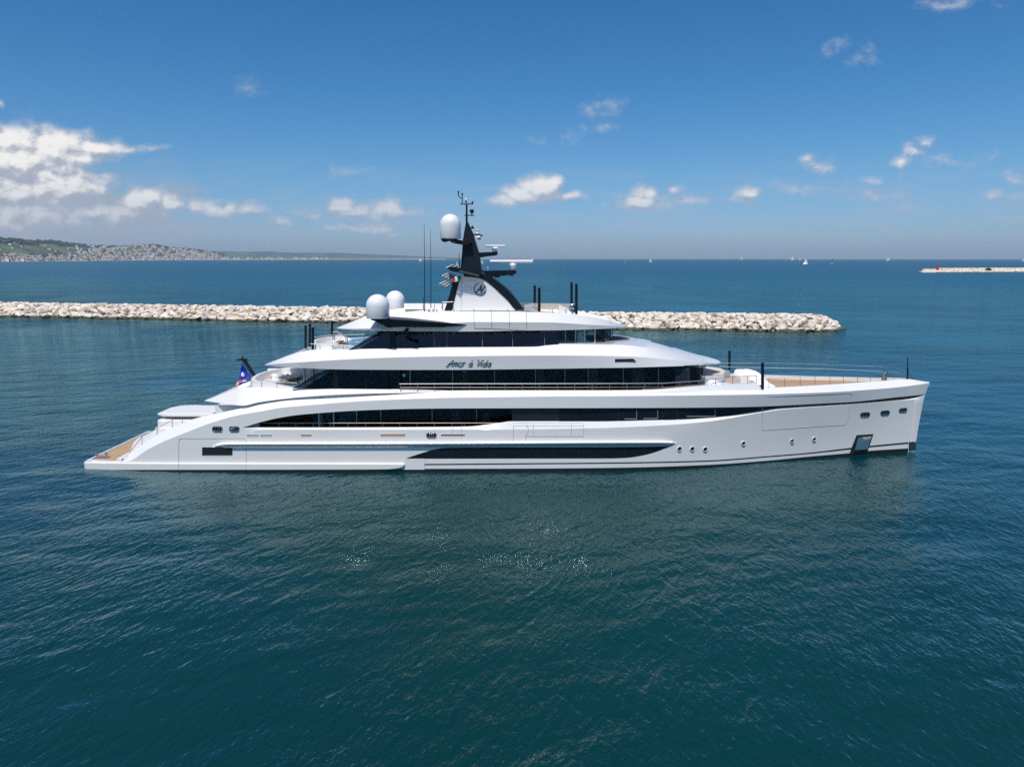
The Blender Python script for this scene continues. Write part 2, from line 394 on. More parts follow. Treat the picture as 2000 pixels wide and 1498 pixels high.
# houses of the hillside town
def house_mesh(name, wcol, rcol, w_, d_, h_, gable):
    mw = simple('house_wall_'+name, wcol, .8, 0, 0, .05, .1); mr = simple('roof_tile_'+name, rcol, .85, 0, 0, .15, .1)
    me = bpy.data.meshes.new('house'); v = []; f = []; mi = []
    x, y = w_/2, d_/2
    v += [(-x,-y,-8),(x,-y,-8),(x,y,-8),(-x,y,-8),(-x,-y,h_),(x,-y,h_),(x,y,h_),(-x,y,h_)]
    f += [[0,1,5,4],[1,2,6,5],[2,3,7,6],[3,0,4,7]]; mi += [0]*4
    e = 1.06
    if gable:
        v += [(-x*e,-y*e,h_),(x*e,-y*e,h_),(x*e,y*e,h_),(-x*e,y*e,h_),(-x*.55,0,h_+.28*d_),(x*.55,0,h_+.28*d_)]
        f += [[8,9,13,12],[10,11,12,13],[9,10,13],[11,8,12],[8,11,10,9]]; mi += [1]*5
    else:
        v += [(-x*e,-y*e,h_),(x*e,-y*e,h_),(x*e,y*e,h_),(-x*e,y*e,h_),(-x*e,-y*e,h_+.8),(x*e,-y*e,h_+.8),(x*e,y*e,h_+.8),(-x*e,y*e,h_+.8)]
        f += [[8,9,13,12],[9,10,14,13],[10,11,15,14],[11,8,12,15],[12,13,14,15]]; mi += [1]*5
    # window strips on the seaward face, slightly proud
    me.from_pydata(v, [], f); me.materials.append(mw); me.materials.append(mr)
    for p, k in zip(me.polygons, mi): p.material_index = k
    return me
KINDS = [('white', (.74,.73,.70), (.36,.24,.19), 15, 11, 8, True, 'white house with a terracotta roof'),
         ('cream', (.66,.56,.42), (.36,.25,.19), 16, 12, 10, True, 'cream house with a terracotta roof'),
         ('pink', (.58,.46,.41), (.38,.26,.21), 15, 12, 9, True, 'salmon pink house with a terracotta roof'),
         ('flat', (.78,.78,.77), (.62,.62,.62), 20, 12, 13, False, 'white flat roofed apartment block'),
         ('ochre', (.60,.50,.36), (.40,.30,.24), 22, 12, 12, False, 'ochre flat roofed apartment block')]
HM = [house_mesh(*k[:7]) for k in KINDS]
hcount = 0
def town_density(px, s):
    if px < 150: return 1.0 if s < .34 else (.04 if s < .9 else .0)
    if px < 175: return .5
    if px < 430: return 1.0 if s < .93 else .3
    return 1.0 if s < .10 else .25 if s < .3 else 0
spots = []
for k in range(4200):
    px = random.uniform(-60, 640) if random.random() < .25 else random.uniform(-30, 440)
    s = random.random()**1.25
    if random.random() > town_density(px, s): continue
    if mnoise.noise(Vector((px*.075, s*8, 7)))+.35*mnoise.noise(Vector((px*.3, s*20, 3))) < (-.18 if s < .2 else .02): continue
    p, D = coast_pt(px, .02+s*.96)
    spots.append((D, px, p))
spots.sort(key=lambda q: q[0])
# the nearest 300 in the frame are houses of their own; the rest of the town reads as one mass
rest = {i: [] for i in range(5)}
for D, px, p in spots:
    k = random.choices(range(5), [4, 3, 2.4, 2.6, 1.2])[0]; sc = random.uniform(.65, 1.25)*(1 if D < 5000 else D/5000*.9)
    rz = math.radians(random.choice([0, 10, -14, 25, -30, 60]))-math.atan2(p.x, p.y)*.6
    if hcount < 298 and -5 < px < 640:
        hcount += 1
        o = bpy.data.objects.new('house', HM[k]); COL.objects.link(o); o.location = p; o.rotation_euler.z = rz; o.scale = (sc,)*3
        tag(o, 'small '+KINDS[k][7]+' in the hillside town on the far shore', 'house', KINDS[k][0]+' houses of the town on the far shore')
    else: rest[k].append((p, rz, sc))
me = bpy.data.meshes.new('distant_town'); V = []; FF = []; MI = []
for k, lst in rest.items():
    src = HM[k]; base_v = [v.co.copy() for v in src.vertices]
    for p, rz, sc in lst:
        b0 = len(V); M = Matrix.Translation(p) @ Matrix.Rotation(rz, 4, 'Z') @ Matrix.Scale(sc, 4)
        V += [tuple(M @ c) for c in base_v]
        for pl in src.polygons: FF.append([b0+i for i in pl.vertices]); MI.append(2*k+pl.material_index)
me.from_pydata(V, [], FF)
for k in range(5):
    for mt in HM[k].materials: me.materials.append(mt)
for p, i in zip(me.polygons, MI): p.material_index = i
o = bpy.data.objects.new('distant_town', me); COL.objects.link(o); tag(o, 'crowded pale houses of the far town climbing the hill above the shore', 'town', kind='stuff')

def woods():
    m = simple('dark_woodland', (.035,.055,.038), .95, 0, 0, .5, .05)
    ico = bmesh.new(); bmesh.ops.create_icosphere(ico, subdivisions=1, radius=1); iv = [v.co.copy() for v in ico.verts]; ifc = [[q.index for q in f.verts] for f in ico.faces]; ico.free()
    mb = MB()
    for k in range(2600):
        px = random.uniform(-80, 440)
        if px < 150: s = random.choice([random.uniform(.86, 1.0), random.uniform(.80, 1.0), random.uniform(.30, .42), random.uniform(0, .3)])
        else: s = random.choice([random.uniform(.9, 1.0), random.random()])
        if s < .85 and mnoise.noise(Vector((px*.05, s*7, 2))) < .05: continue
        p, D = coast_pt(px, s); r = random.uniform(4, 9)*(1 if D < 5000 else 1.3); b0 = len(mb.v)
        for c in iv:
            j = 1+.35*mnoise.noise(Vector((c.x*2+k, c.y*2, c.z*2)))
            mb.v.append((p.x+c.x*r*j*1.3, p.y+c.y*r*j, p.z+r*.4+c.z*r*.85*j))
        mb.f += [[b0+i for i in f] for f in ifc]
    tag(mb.build('woods', m, merge=0, smooth=False), 'dark woods along the ridge and between the houses of the far hill', 'woods', kind='stuff')
woods()

# ------------------------------------------------------------------ breakwaters
def rockmat():
    m, t, b = principled('limestone_boulder')
    oi = t.n('ShaderNodeObjectInfo'); geo = t.n('ShaderNodeNewGeometry')
    r = t.m('FRACT', t.m('ADD', oi.outputs['Random'], geo.outputs['Random Per Island']))
    c = t.ramp(r, [(0, (.66,.56,.46)), (.25, (.76,.69,.60)), (.5, (.70,.61,.51)), (.7, (.80,.75,.68)), (.88, (.60,.47,.34)), (1, (.74,.65,.55))])
    n = t.noise(geo.outputs['Position'], 1.3, 6, .62); c = t.mix(t.m('MULTIPLY', t.sstep(n, .52, .78), .45), c, (.48,.41,.33,1))
    n2 = t.noise(geo.outputs['Position'], .5, 4, .6)
    sp = t.n('ShaderNodeSeparateXYZ'); t.put(sp.inputs[0], geo.outputs['Position'])
    alga = t.sstep(t.m('ADD', sp.outputs[2], t.m('MULTIPLY', n2, -.5)), .05, .38, 1, 0)      # weed stain left by the tide
    c = t.mix(alga, c, (.085,.075,.045,1))
    t.put(b.inputs['Base Color'], c); b.inputs['Roughness'].default_value = .85
    bn = t.n('ShaderNodeBump'); bn.inputs['Distance'].default_value = .12; t.put(bn.inputs['Height'], t.noise(geo.outputs['Position'], 2.2, 5, .6)); t.put(b.inputs['Normal'], bn.outputs[0])
    return m
ROCK = rockmat()
def boulder_mesh(seed):
    r = random.Random(seed); bm = bmesh.new()
    for k in range(13):
        p = Vector([r.gauss(0, 1) for _ in range(3)]).normalized()
        q = Vector((max(-.82, min(.82, p.x*1.25)), max(-.72, min(.72, p.y*1.2)), max(-.6, min(.6, p.z*1.1))))*r.uniform(.9, 1.1)
        bm.verts.new(q)
    res = bmesh.ops.convex_hull(bm, input=bm.verts)
    bmesh.ops.delete(bm, geom=[g for g in res['geom_interior'] if isinstance(g, bmesh.types.BMVert)], context='VERTS')
    bmesh.ops.dissolve_limit(bm, angle_limit=math.radians(14), verts=bm.verts, edges=bm.edges)
    bmesh.ops.bevel(bm, geom=bm.edges[:], offset=.05, segments=1, affect='EDGES', clamp_overlap=True)
    bmesh.ops.recalc_face_normals(bm, faces=bm.faces)
    me = bpy.data.meshes.new('boulder'); bm.to_mesh(me); bm.free(); me.materials.append(ROCK); return me
BOULD = [boulder_mesh(100+i) for i in range(22)]
TOE = [(-110,615.5),(0,618.8),(250,622.5),(500,628),(700,630.5),(1000,638),(1200,643.5),(1400,646),(1600,648.5),(1659,645)]
toe = [atz(px, py, 0) for px, py in TOE]
def toe_at(s):
    x = toe[0].x+(toe[-1].x-toe[0].x)*s
    return Vector((x, float(pchip([p.x for p in toe], [p.y for p in toe], [x])[0]), 0))
LEN = toe[-1].x-toe[0].x
def bw_z(h, s):           # profile across the mole: front slope, crest, back slope
    end = min(1, (1-s)*LEN/6.5)
    top = 3.15*(.25+.75*math.sin(end*math.pi/2))
    h = max(h, 0.0)
    if h < 5.2: return -.35+(top+.35)*(h/5.2)**.9
    if h < 10: return top
    return top-(h-10)*.6
def mole():
    rows = []
    for h in (-.8, 1.2, 2.5, 4, 5.2, 7.5, 10, 13, 16):
        rows.append([toe_at(s)+Vector((0, h, max(-1, bw_z(max(h, 0), s)-.75))) for s in np.linspace(0, .992, 60)])
    o = MB().quadgrid(rows).build('breakwater', ROCKDK, angle=60)
    tag(o, 'long low breakwater mound under pale boulders behind the yacht', 'breakwater')
mole()
cand = []
h_rows = [(.2, 1.75, 1.32), (1.2, 1.6, 1.15), (2.3, 1.55, 1.1), (3.5, 1.5, 1.05), (4.7, 1.4, 1.0), (6.1, 1.5, 1.0), (8.0, 1.7, 1.05), (10.0, 2.0, 1.05)]
for hi, (h, step, size) in enumerate(h_rows):
    x = random.uniform(0, 1)
    while x < LEN+.3:
        s = min(x/LEN, 1.0); p = toe_at(s); hh = h+random.uniform(-.4, .4)
        sc = size*random.choice([.70, .82, .92, 1.0, 1.05, 1.15]); crest = hi >= 4
        yoff = hh+(3.5*max(0, 1-(1-s)*LEN/6)**2 if hi < 5 else 0)
        q = Vector((p.x+random.uniform(-.15, .15), p.y+yoff, bw_z(hh, s)-(.42*sc if crest else .28)+random.uniform(-.06, .06)*(1 if crest else 2)))
        cand.append((hi, q, sc)); x += step*random.uniform(.72, 1.12)*(sc/size)**.8
def seen(q):
    dd = Vector((q.x, q.y-CAM_Y, q.z-CAM_H)); px = 1000+F*(dd.x)/(dd.y*math.cos(PITCH)-dd.z*math.sin(PITCH))
    return (-15 < px < 715) or (1165 < px < 1660)
vis = [c for c in cand if seen(c[1])]
vis.sort(key=lambda c: (c[0] > 2, -c[2]))
front = set(id(c) for c in vis[:298])
rub = MB(); srcs = [([v.co.copy() for v in b.vertices], [list(p.vertices) for p in b.polygons]) for b in BOULD]
for c in cand:
    hi, q, sc = c; k = random.randrange(len(BOULD))
    tl = .16 if hi >= 4 else .45; R = (random.uniform(-tl, tl), random.uniform(-tl, tl), random.uniform(0, 6.28)); sx = (sc*random.uniform(.9, 1.25), sc*random.uniform(.85, 1.1), sc*random.uniform(.8, 1.1))
    if id(c) in front:
        o = bpy.data.objects.new('boulder', BOULD[k]); COL.objects.link(o); o.location = q; o.rotation_euler = R; o.scale = sx
        tag(o, 'pale angular limestone boulder in the sloping face of the long breakwater', 'boulder', 'boulders on the breakwater face')
    else:
        M = Matrix.Translation(q) @ (Matrix.Rotation(R[2], 4, 'Z') @ Matrix.Rotation(R[1], 4, 'Y') @ Matrix.Rotation(R[0], 4, 'X')) @ Matrix.Diagonal((*sx, 1))
        b0 = len(rub.v); rub.v += [tuple(M @ v) for v in srcs[k][0]]; rub.f += [[b0+i for i in f] for f in srcs[k][1]]
tag(rub.build('rubble', ROCK, merge=0, smooth=False), 'smaller pale stones filling the top and back of the long breakwater', 'rubble', kind='stuff')
# posts standing on the mole
for px, py0, py1, lab in ((1311, 611, 599, 'thin pale marker post on the right part of the breakwater'), (371, 600, 594.5, 'short leaning stick on the left part of the breakwater')):
    a = atz(px, py0, 3.1); b = at(px-(2 if px < 500 else 0), py1, a.y)
    o = MB().tube([a-Vector((0, 0, .8)), b], .09, 8).lathe(b, [(.12, -.05), (.12, .06), (.02, .1)], 8).build('marker_post', STEEL if px > 500 else GREYWOOD); tag(o, lab, 'post')

def far_mole():
    pts = [(1784,530.8),(1800,532.3),(1860,532.5),(1930,532.0),(2060,531.5)]
    p0 = [atz(a, b, 0) for a, b in pts]; mb = MB(); L = p0[-1].x-p0[0].x
    for k in range(2300):
        x = L*random.random()**1.05; X = p0[0].x+x; Y = float(np.interp(X, [p.x for p in p0], [p.y for p in p0]))
        hh = random.random()*16; e = min(1, .42+x/12); z = (min(hh/7, 1))*4.6*e-.3
        sc = random.uniform(.8, 1.7)*(1.25 if hh < 4 else .85); V, Fc = srcs[k % len(srcs)]
        M = Matrix.Translation((X, Y+hh, z-.4)) @ Matrix.Rotation(random.random()*6, 4, 'Z') @ Matrix.Rotation(random.uniform(-.5, .5), 4, 'X') @ Matrix.Scale(sc, 4)
        b0 = len(mb.v); mb.v += [tuple(M @ v) for v in V]; mb.f += [[b0+i for i in f] for f in Fc]
    tag(mb.build('rubble', ROCK, merge=0, smooth=False), 'pale stones heaped on the far breakwater at the right edge', 'rubble', kind='stuff')
    rows = []
    for h, z in ((0, -.6), (2, .9), (6, 3.4), (8, 4.1), (20, 4.1), (24, -1)):
        rows.append([p0[0]+Vector((4+.75*h, 6+(h-8)*.25, -1)), p0[0]+Vector((9+.75*h, 6+(h-8)*.7, z*.6-.5))]+[p+Vector((.75*h, h, z-.3)) for p in p0[1:]])
    tag(MB().quadgrid(rows).build('breakwater', simple('pale_rubble_core', (.56,.49,.41), .9, 0, 0, .25, .3), angle=50), 'short pale breakwater far off at the right edge with a red beacon', 'breakwater')
    b = atz(1831, 526, 3.6); r = empty('beacon_tower', b, 'small red beacon tower on the tip of the far right breakwater', 'beacon')
    MB().lathe((0,0,0), [(1.9,0),(1.9,.8),(1.15,.9),(.95,4.2)], 12).build('tower', RED, r)
    MB().lathe((0,0,4.2), [(1.35,0),(1.35,.25),(.6,.3),(.6,1.1),(.75,1.15),(.15,1.6)], 12).build('lantern', RED, r)
    leafm = simple('shrub_leaves', (.035,.055,.025), .9, 0, 0, .4, .6)
    for px, py, rw, rh, lab in ((1881, 526, 4.6, 1.3, 'low dark shrub on the far breakwater nearest the red beacon'), (1930, 528.5, 3.6, 2.2, 'round dark shrub in the middle of the far breakwater'), (1990, 526, 2.8, 1.3, 'small dark shrub on the far breakwater at the right edge')):
        c = atz(px, py, 3.2); r = empty('shrub', c, lab, 'shrub'); mb = MB(); rd = random.Random(px)
        for q in range(420):
            d = Vector([rd.gauss(0, 1) for _ in range(3)]).normalized()*rd.random()**.4; pt = Vector((d.x*rw, d.y*rw*.7, abs(d.z)*rh*1.3))
            a = Vector([rd.gauss(0, 1) for _ in range(3)]).normalized()*.42; bb = a.cross(Vector([rd.gauss(0, 1) for _ in range(3)])).normalized()*.3
            i0 = len(mb.v); mb.v += [tuple(pt-a), tuple(pt+bb), tuple(pt+a), tuple(pt-bb)]; mb.f.append([i0, i0+1, i0+2, i0+3])
        mb.build('foliage', leafm, r, merge=0, smooth=False); MB().tube([(0,0,-.8),(0,0,.8)], .2, 6).build('stem', GREYWOOD, r)
far_mole()

# ------------------------------------------------------------------ sailing boats on the horizon
def sailboat_parts():
    h = MB(); rings = []
    for t in np.linspace(0, 1, 9):
        x = -5+10*t; b = 1.5*math.sin(math.pi*min(1, .28+.72*(1-t)))**.8*(1 if t < .99 else .05)+.02; z = 1.0+.35*t
        rings.append([(x, -b, z), (x, -b*.6, -.1), (x, b*.6, -.1), (x, b, z)])
    h.ringloft(rings)
    c = MB().box((-.3, 0, 1.35), (3.4, 1.5, .6)); mst = MB().tube([(.7,0,1),(.7,0,14.2)], .11, 6).tube([(.7,0,2.2),(-4.2,0,2.1)], .09, 6)
    def sail(a, b_, c_, belly):
        rows = []
        for i in range(7):
            s = i/6; l = Vector(a).lerp(Vector(c_), s); r_ = Vector(b_).lerp(Vector(c_), s*.985)
            rows.append([l.lerp(r_, k/5)+Vector((0, belly*math.sin(math.pi*k/5)*(1-s*.7), 0)) for k in range(6)])
        return MB().quadgrid(rows)
    return h, c, mst, sail((.6,0,2.3), (-4.1,.3,2.3), (.6,0,14), .55), sail((4.9,0,1.5), (.3,.5,1.9), (.85,0,12.6), .5)
HB = [('hull', BOATH), ('cabin', BOATH), ('mast', STEEL), ('mainsail', SAIL), ('jib', SAIL)]
proto = [q.data(n, mt) for q, (n, mt) in zip(sailboat_parts(), HB)]
BOATS = [(821,511.5,8,10,'small sailing boat just left of the mast, left of the two whip antennas'),(893,520,10,-40,'sailing boat seen close beside the left edge of the dark mast'),(941,516,10,35,'sailing boat half hidden behind the right edge of the dark mast'),
 (1220,514,7,60,'faint small sailing boat right of the mast, left of a near pair'),(1270,512.5,7,-25,'white sailing boat right of the mast, right of a near pair'),(1448,508,8,20,'lone white sailing boat on the horizon above the bow lounge'),
 (1534,509,8,75,'sailing boat with a dark side, leftmost of the cluster on the right horizon'),(1547,509,8,-50,'thin white sailing boat second in the cluster on the right horizon'),(1562,509,5,15,'tiniest sailing boat in the cluster on the right horizon'),
 (1573,517,11,-20,'big pale sailing boat nearest in the cluster, below the horizon'),(1624,516.5,12,50,'white sailing boat heeling well over, right of the cluster'),(1734,510,7,-35,'small sailing boat alone above the bow'),
 (1785,511,7,70,'small sailing boat on the horizon left of the far breakwater'),(1998,511,5,0,'tiny boat cut by the right edge on the horizon')]
for i, (px, py, hpx, rz, lab) in enumerate(BOATS):
    p = atz(px, py, 0); D = (p-Vector((0, CAM_Y, 0))).length; sc = 1.12*hpx/F*D/14.0
    r = empty('sailboat', p, lab, 'sailing boat', 'sailing boats on the horizon'); r.scale = (sc,)*3; r.rotation_euler = (math.radians(random.uniform(-6, 6) if i != 10 else 13), 0, math.radians(rz))
    for me, (n, mt) in zip(proto, HB):
        o = bpy.data.objects.new(n, me); COL.objects.link(o); o.parent = r
#@@YACHT@@
# ------------------------------------------------------------------ the yacht
Y = empty('yacht', (0, 0, 0), 'long white motor yacht lying broadside with four decks and a dark mast', 'yacht')
X0, XW, XT = -32.75, at(1788, 878, 0).x, at(1815, 747, 0).x
STEM = sorted([(-1.2, XW-.15), (0.0, XW), (at(1788.6,862.5,0).z, at(1788.6,862.5,0).x), (at(1795,824,0).z, at(1795,824,0).x), (at(1804.5,776,0).z, at(1804.5,776,0).x), (at(1815,747,0).z, XT)])
def x1(z): return lin(STEM, z)
HWt = [((x-X0)/(XW-X0), h) for x, h in [(-32.75,4.65),(-28,5.05),(-18,5.4),(-5,5.52),(6,5.42),(11.5,4.95),(15,4.3),(20,3.05),(25,1.8),(29,.92),(32,.36),(XW,.03)]]
HSt = [((x-X0)/(XT-X0), h) for x, h in [(-32.75,4.75),(-28,5.1),(-18,5.45),(-5,5.6),(6,5.58),(11.5,5.3),(15,4.75),(19.2,3.85),(24.6,2.65),(29,1.55),(32,.78),(33.6,.3),(XT,.04)]]
def hullY(x, z):
    t = (x-X0)/(x1(z)-X0); t = min(max(t, 0), 1)
    k = min(max(z/5.8, 0), 1)**1.4
    return sm(HWt, t)*(1-k)+sm(HSt, t)*k
def hpt(px, py, off=0.):
    p = at(px, py, -5.)
    for _ in range(12): p = at(px, py, -(hullY(p.x, p.z)+off))
    return p
def rowpts(pxy, off=0.):
    return [hpt(px, py, off(px) if callable(off) else off) for px, py in pxy]
def sample(P, xs):
    x = [p.x for p in P]; y = pchip(x, [p.y for p in P], xs); z = pchip(x, [p.z for p in P], xs)
    return [Vector((a, b, c)) for a, b, c in zip(xs, y, z)]
def pxrow(curve, n): return np.linspace(curve[0][0], curve[-1][0], n)
def mir(r): return [Vector((p.x, -p.y, p.z)) for p in r]

K_ = [(163,903),(205,903),(240,902.6),(247,902),(290,877),(325,860),(365,844),(415,825),(465,811),(510,803.5),(545,797),(610,791),(685,785),(785,780),(880,777),(960,776),(1130,774),(1380,772),(1518,769.6),(1633,765.5),(1725,759),(1790,752),(1814,748)]
C_ = [(163,902),(205,902),(238,901.5),(255,885),(280,867),(315,845),(355,827),(390,815),(435,805),(490,794),(530,786.5),(565,782),(635,778.6),(710,774.5),(785,770),(835,766.5),(870,763.2),(960,762.6),(1280,761.7),(1400,759.5),(1488,757.8),(1518,756.8),(1610,752),(1725,745.3),(1771,742.2),(1813,746.2)]
U_ = [(163,903.2),(247,903),(290,886),(350,862),(415,843.5),(472.5,835),(505,825.5),(545,816),(585,810),(620,807),(685,802.5),(747,800),(835,798),(960,797.4),(1130,797),(1380,796),(1518,792.7),(1656,785.5),(1750,776),(1790,771.6),(1808,769.5)]
LT_ = [(163,903.2),(247,903),(290,886),(350,862),(415,843.5),(472.5,835),(545,834.8),(700,834.6),(810,834),(910,833),(947,830),(980,825),(998,822.6),(1130,822.4),(1255,820.5),(1380,816.2),(1490,802),(1518,796.8),(1656,788.3),(1750,780.8),(1790,776.6),(1808,770)]
LL_ = [(163,903.6),(247,903.5),(290,889),(350,866),(415,848),(472,839.5),(700,839.3),(880,839.2),(1005,839),(1155,836.5),(1280,831.5),(1380,823.6),(1490,805.5),(1527,800),(1656,790.4),(1750,783),(1789,779.5),(1806,773)]
def ramp01(x, a, b): return min(1, max(0, (x-a)/(b-a)))
rec = lambda px: -.26*ramp01(px, 474, 520)*ramp01(1796, 0, 1)*ramp01(1800-px, 0, 40)
NX = 190
def hrow(curve, off=0., xend=None):
    P = rowpts(curve, off); xe = x1(P[-1].z) if xend is None else xend
    if P[-1].x < xe-.02: P.append(Vector((xe, -.03, P[-1].z+(P[-1].z-P[-2].z)/(max(.05, P[-1].x-P[-2].x))*(xe-P[-1].x)*.6)))
    return sample(P, np.linspace(X0, xe, NX))
LL, LT, UU, KK = hrow(LL_), hrow(LT_, rec), hrow(U_), hrow(K_)
UI = hrow(U_, rec)
cin = lambda px: -.52*ramp01(px, 165, 250)*ramp01(1830-px, 10, 190)
CC = hrow(C_, cin)
for j, p in enumerate(CC):
    q = hullY(p.x, p.z); p.y = -(q-min(.52*ramp01(p.x, X0+.3, X0+4.4), .55*q))
low = []
for k in range(8):
    r = []
    for j in range(NX):
        t = j/(NX-1); zt = LL[j].z; z = -1.2+(zt+1.2)*k/8 if k else -1.2
        # rows gather below the waterline and rise to the lower ledge
        fr = [0, .12, .24, .36, .5, .65, .8, .92][k]; z = -1.2+(zt+1.2)*fr
        x = X0+(x1(z)-X0)*t; r.append(Vector((x, -hullY(x, z) if t < 1 else -.03, z)))
    low.append(r)
def floor_z(x):
    return np.interp(x, [-33,-24.5,-23.5,-21.5], [.5,.5,.5,2.45])
CI, CD = [], []
for p in CC:
    s = min(.14, max(0, -p.y*.3)); CI.append(Vector((p.x, p.y+s, p.z)))
    dz = p.z-floor_z(p.x) if p.x < -19 else (.95 if p.x < 16.5 else .30)
    CD.append(Vector((p.x, p.y+s+.001, p.z-max(.02, dz))))
hb = MB()
gap = lambda a, b: (lambda i, j: (a[j]-b[j]).length > .02 and (a[j+1]-b[j+1]).length > .02 or (a[j].z-b[j].z) > .015 and j < NX-6)
for side in (0, 1):
    fx = (lambda r: r) if side == 0 else mir
    hb.quadgrid([fx(r) for r in low+[LL]]); hb.quadgrid([fx(LL), fx(LT)])
    hb.quadgrid([fx(LT), fx(UI)], skip=lambda i, j: (UI[j].z-LT[j].z) > .012 or (UI[j+1].z-LT[j+1].z) > .012)
    hb.quadgrid([fx(UI), fx(UU)]); hb.quadgrid([fx(UU), fx(KK)]); hb.quadgrid([fx(KK), fx(CC)]); hb.quadgrid([fx(CC), fx(CI), fx(CD)])
st = [r[0] for r in low+[LL, UU, KK, CC]]
hb.v += [tuple(p) for p in st]+[(p.x, -p.y, p.z) for p in reversed(st)]; nst = 2*len(st); hb.f.append(list(range(len(hb.v)-nst, len(hb.v))))
HULL = hb.build('hull', WHITE, Y, angle=24, merge=.002)

# strips and panels lying on the hull
def hstrip(top, bot, n, off, thick=.05):
    """a thin slab on the hull between two px curves"""
    T = sample(rowpts(top, off), np.linspace(0, 1, 2)) if False else None
    a, b = top[0][0], top[-1][0]; mb = MB(); rings = []
    for px in np.linspace(a, b, n):
        yt, yb = sm(top, px), sm(bot, px)
        if yb-yt < .25: yb = yt+.25
        o = off(px) if callable(off) else off
        p, q = hpt(px, yt, o), hpt(px, yb, o); i_ = Vector((0, thick, 0))
        rings.append([p, q, q+i_, p+i_])
    return mb.ringloft(rings)
# flush strip window forward of the side deck opening
seg = [(1092,1206),(1209,1293),(1295,1322),(1325,1412),(1414,1486),(1490,1560)]
hstrip([(1000,797.4),(1130,797.1),(1380,796.1),(1518,792.9),(1656,786.2),(1750,777.2),(1790,773)], [(1000,822.4),(1130,822.3),(1255,820.4),(1380,816),(1490,801.9),(1518,796.7),(1656,788.2),(1750,780.7),(1790,776.5)], 90, lambda px: -.25*ramp01(1800-px, 0, 40), .05).build('window_band', BOOT, HULL)
for a, b in seg:
    tp = [(a,sm(U_,a)+.5),((a+b)/2,sm(U_,(a+b)/2)+.5),(b,sm(U_,b)+.5)]; bt = [(a,sm(LT_,a)-.4),((a+b)/2,sm(LT_,(a+b)/2)-.4),(b,sm(LT_,b)-.4)]
    hstrip(tp, bt, 12, -.225, .02).build('window', BGLASS, HULL)
# framed cabin windows behind the dark band
for a, b, c, d in ((1220,1244,800,818.5),(1257,1285,800,817.5),(1341,1397,799.5,813.5)):
    t = .8; mb = MB()
    for q in ((a,b,d-t,d+.3),(b-t,b,c,d)):
        mb2 = hstrip([(q[0],q[2]),(q[1],q[2])], [(q[0],q[3]),(q[1],q[3])], 4, -.20, .03); o = len(mb.v); mb.v += mb2.v; mb.f += [[i+o for i in f] for f in mb2.f]
    mb.build('window_sill', SHADEPANEL, HULL)
# long lower hull window
LWT = [(791.5,895.8),(800,892.5),(820,886),(845,878.5),(865,874.8),(885,874),(1230,872.8),(1300,871.5),(1317,866.5)]
LWB = [(791.5,896.2),(820,895.9),(1000,895.6),(1190,895.3),(1225,894),(1260,888.5),(1290,879.5),(1308,871.2),(1317,867)]
hstrip(LWT, LWB, 110, .004, .05).build('window_band', BOOT, HULL)
cuts = [796,881.3,968.6,1049.3,1130.4,1221,1306]
for a, b in zip(cuts[:-1], cuts[1:]):
    xs = np.linspace(a+.6, b-.6, 7)
    hstrip([(x, sm(LWT, x)+.5) for x in xs], [(x, sm(LWB, x)-.5) for x in xs], 24, .012, .02).build('window', BGLASS, HULL)
# rub rail with its bright top
RR0 = [(415,872,0),(425,868.5,.4),(440,866.5,1),(700,865.8,1),(1000,864.2,1),(1290,863,1),(1308,863.4,.6),(1321,864,.02)]
rings = []
for px in np.linspace(415, 1321, 120):
    y0 = sm([(a, b) for a, b, c in RR0], px); k = sm([(a, c) for a, b, c in RR0], px)
    prof = [(-2.5, .0), (.6, .24*k), (1.6, .26*k), (2.6, .24*k), (8.4*max(k,.1), .01)]
    r = [hpt(px, y0+dy_, o) for dy_, o in prof]; rings.append(r+[r[-1]+Vector((0,.12,0)), r[0]+Vector((0,.12,0))])
MB().ringloft(rings).build('rub_rail', WHITE, HULL, angle=18)
hstrip([(432,867.9),(700,867.6),(1000,866),(1290,864.6),(1312,864.2)], [(432,868.9),(700,868.8),(1000,867.2),(1290,865.6),(1312,864.8)], 80, lambda px: .262*ramp01(px, 420, 440)*ramp01(1318-px, 0, 22), .02).build('rail_trim', STEEL, HULL)
# sponson along the after waterline
rings = []
SPT = [(166,904.5),(240,905.2),(400,905.8),(700,906.3),(775,906.5),(790,906.6)]
for px in list(np.linspace(166, 740, 60))+list(np.linspace(745, 790, 14)):
    yt = sm(SPT, px); e = 1-((px-755)/35)**2 if px > 755 else 1; e = max(e, 0.02)
    zw = hpt(px, sm([(166,917.2),(400,917),(700,916.5),(790,915.6)], px), .17).z-.01
    a = hpt(px, yt-1.6, .0); b = hpt(px, yt+.4, .17); 
    k = 1-math.sqrt(max(0, 1-ramp01(px, 752, 790)**2)); c = Vector((b.x, b.y, zw+(b.z-.02-zw)*k))
    rings.append([a, b, c, Vector((c.x, c.y+.25, c.z)), Vector((a.x, a.y+.1, a.z))])
MB().ringloft(rings).build('sponson', WHITE, HULL, angle=20)
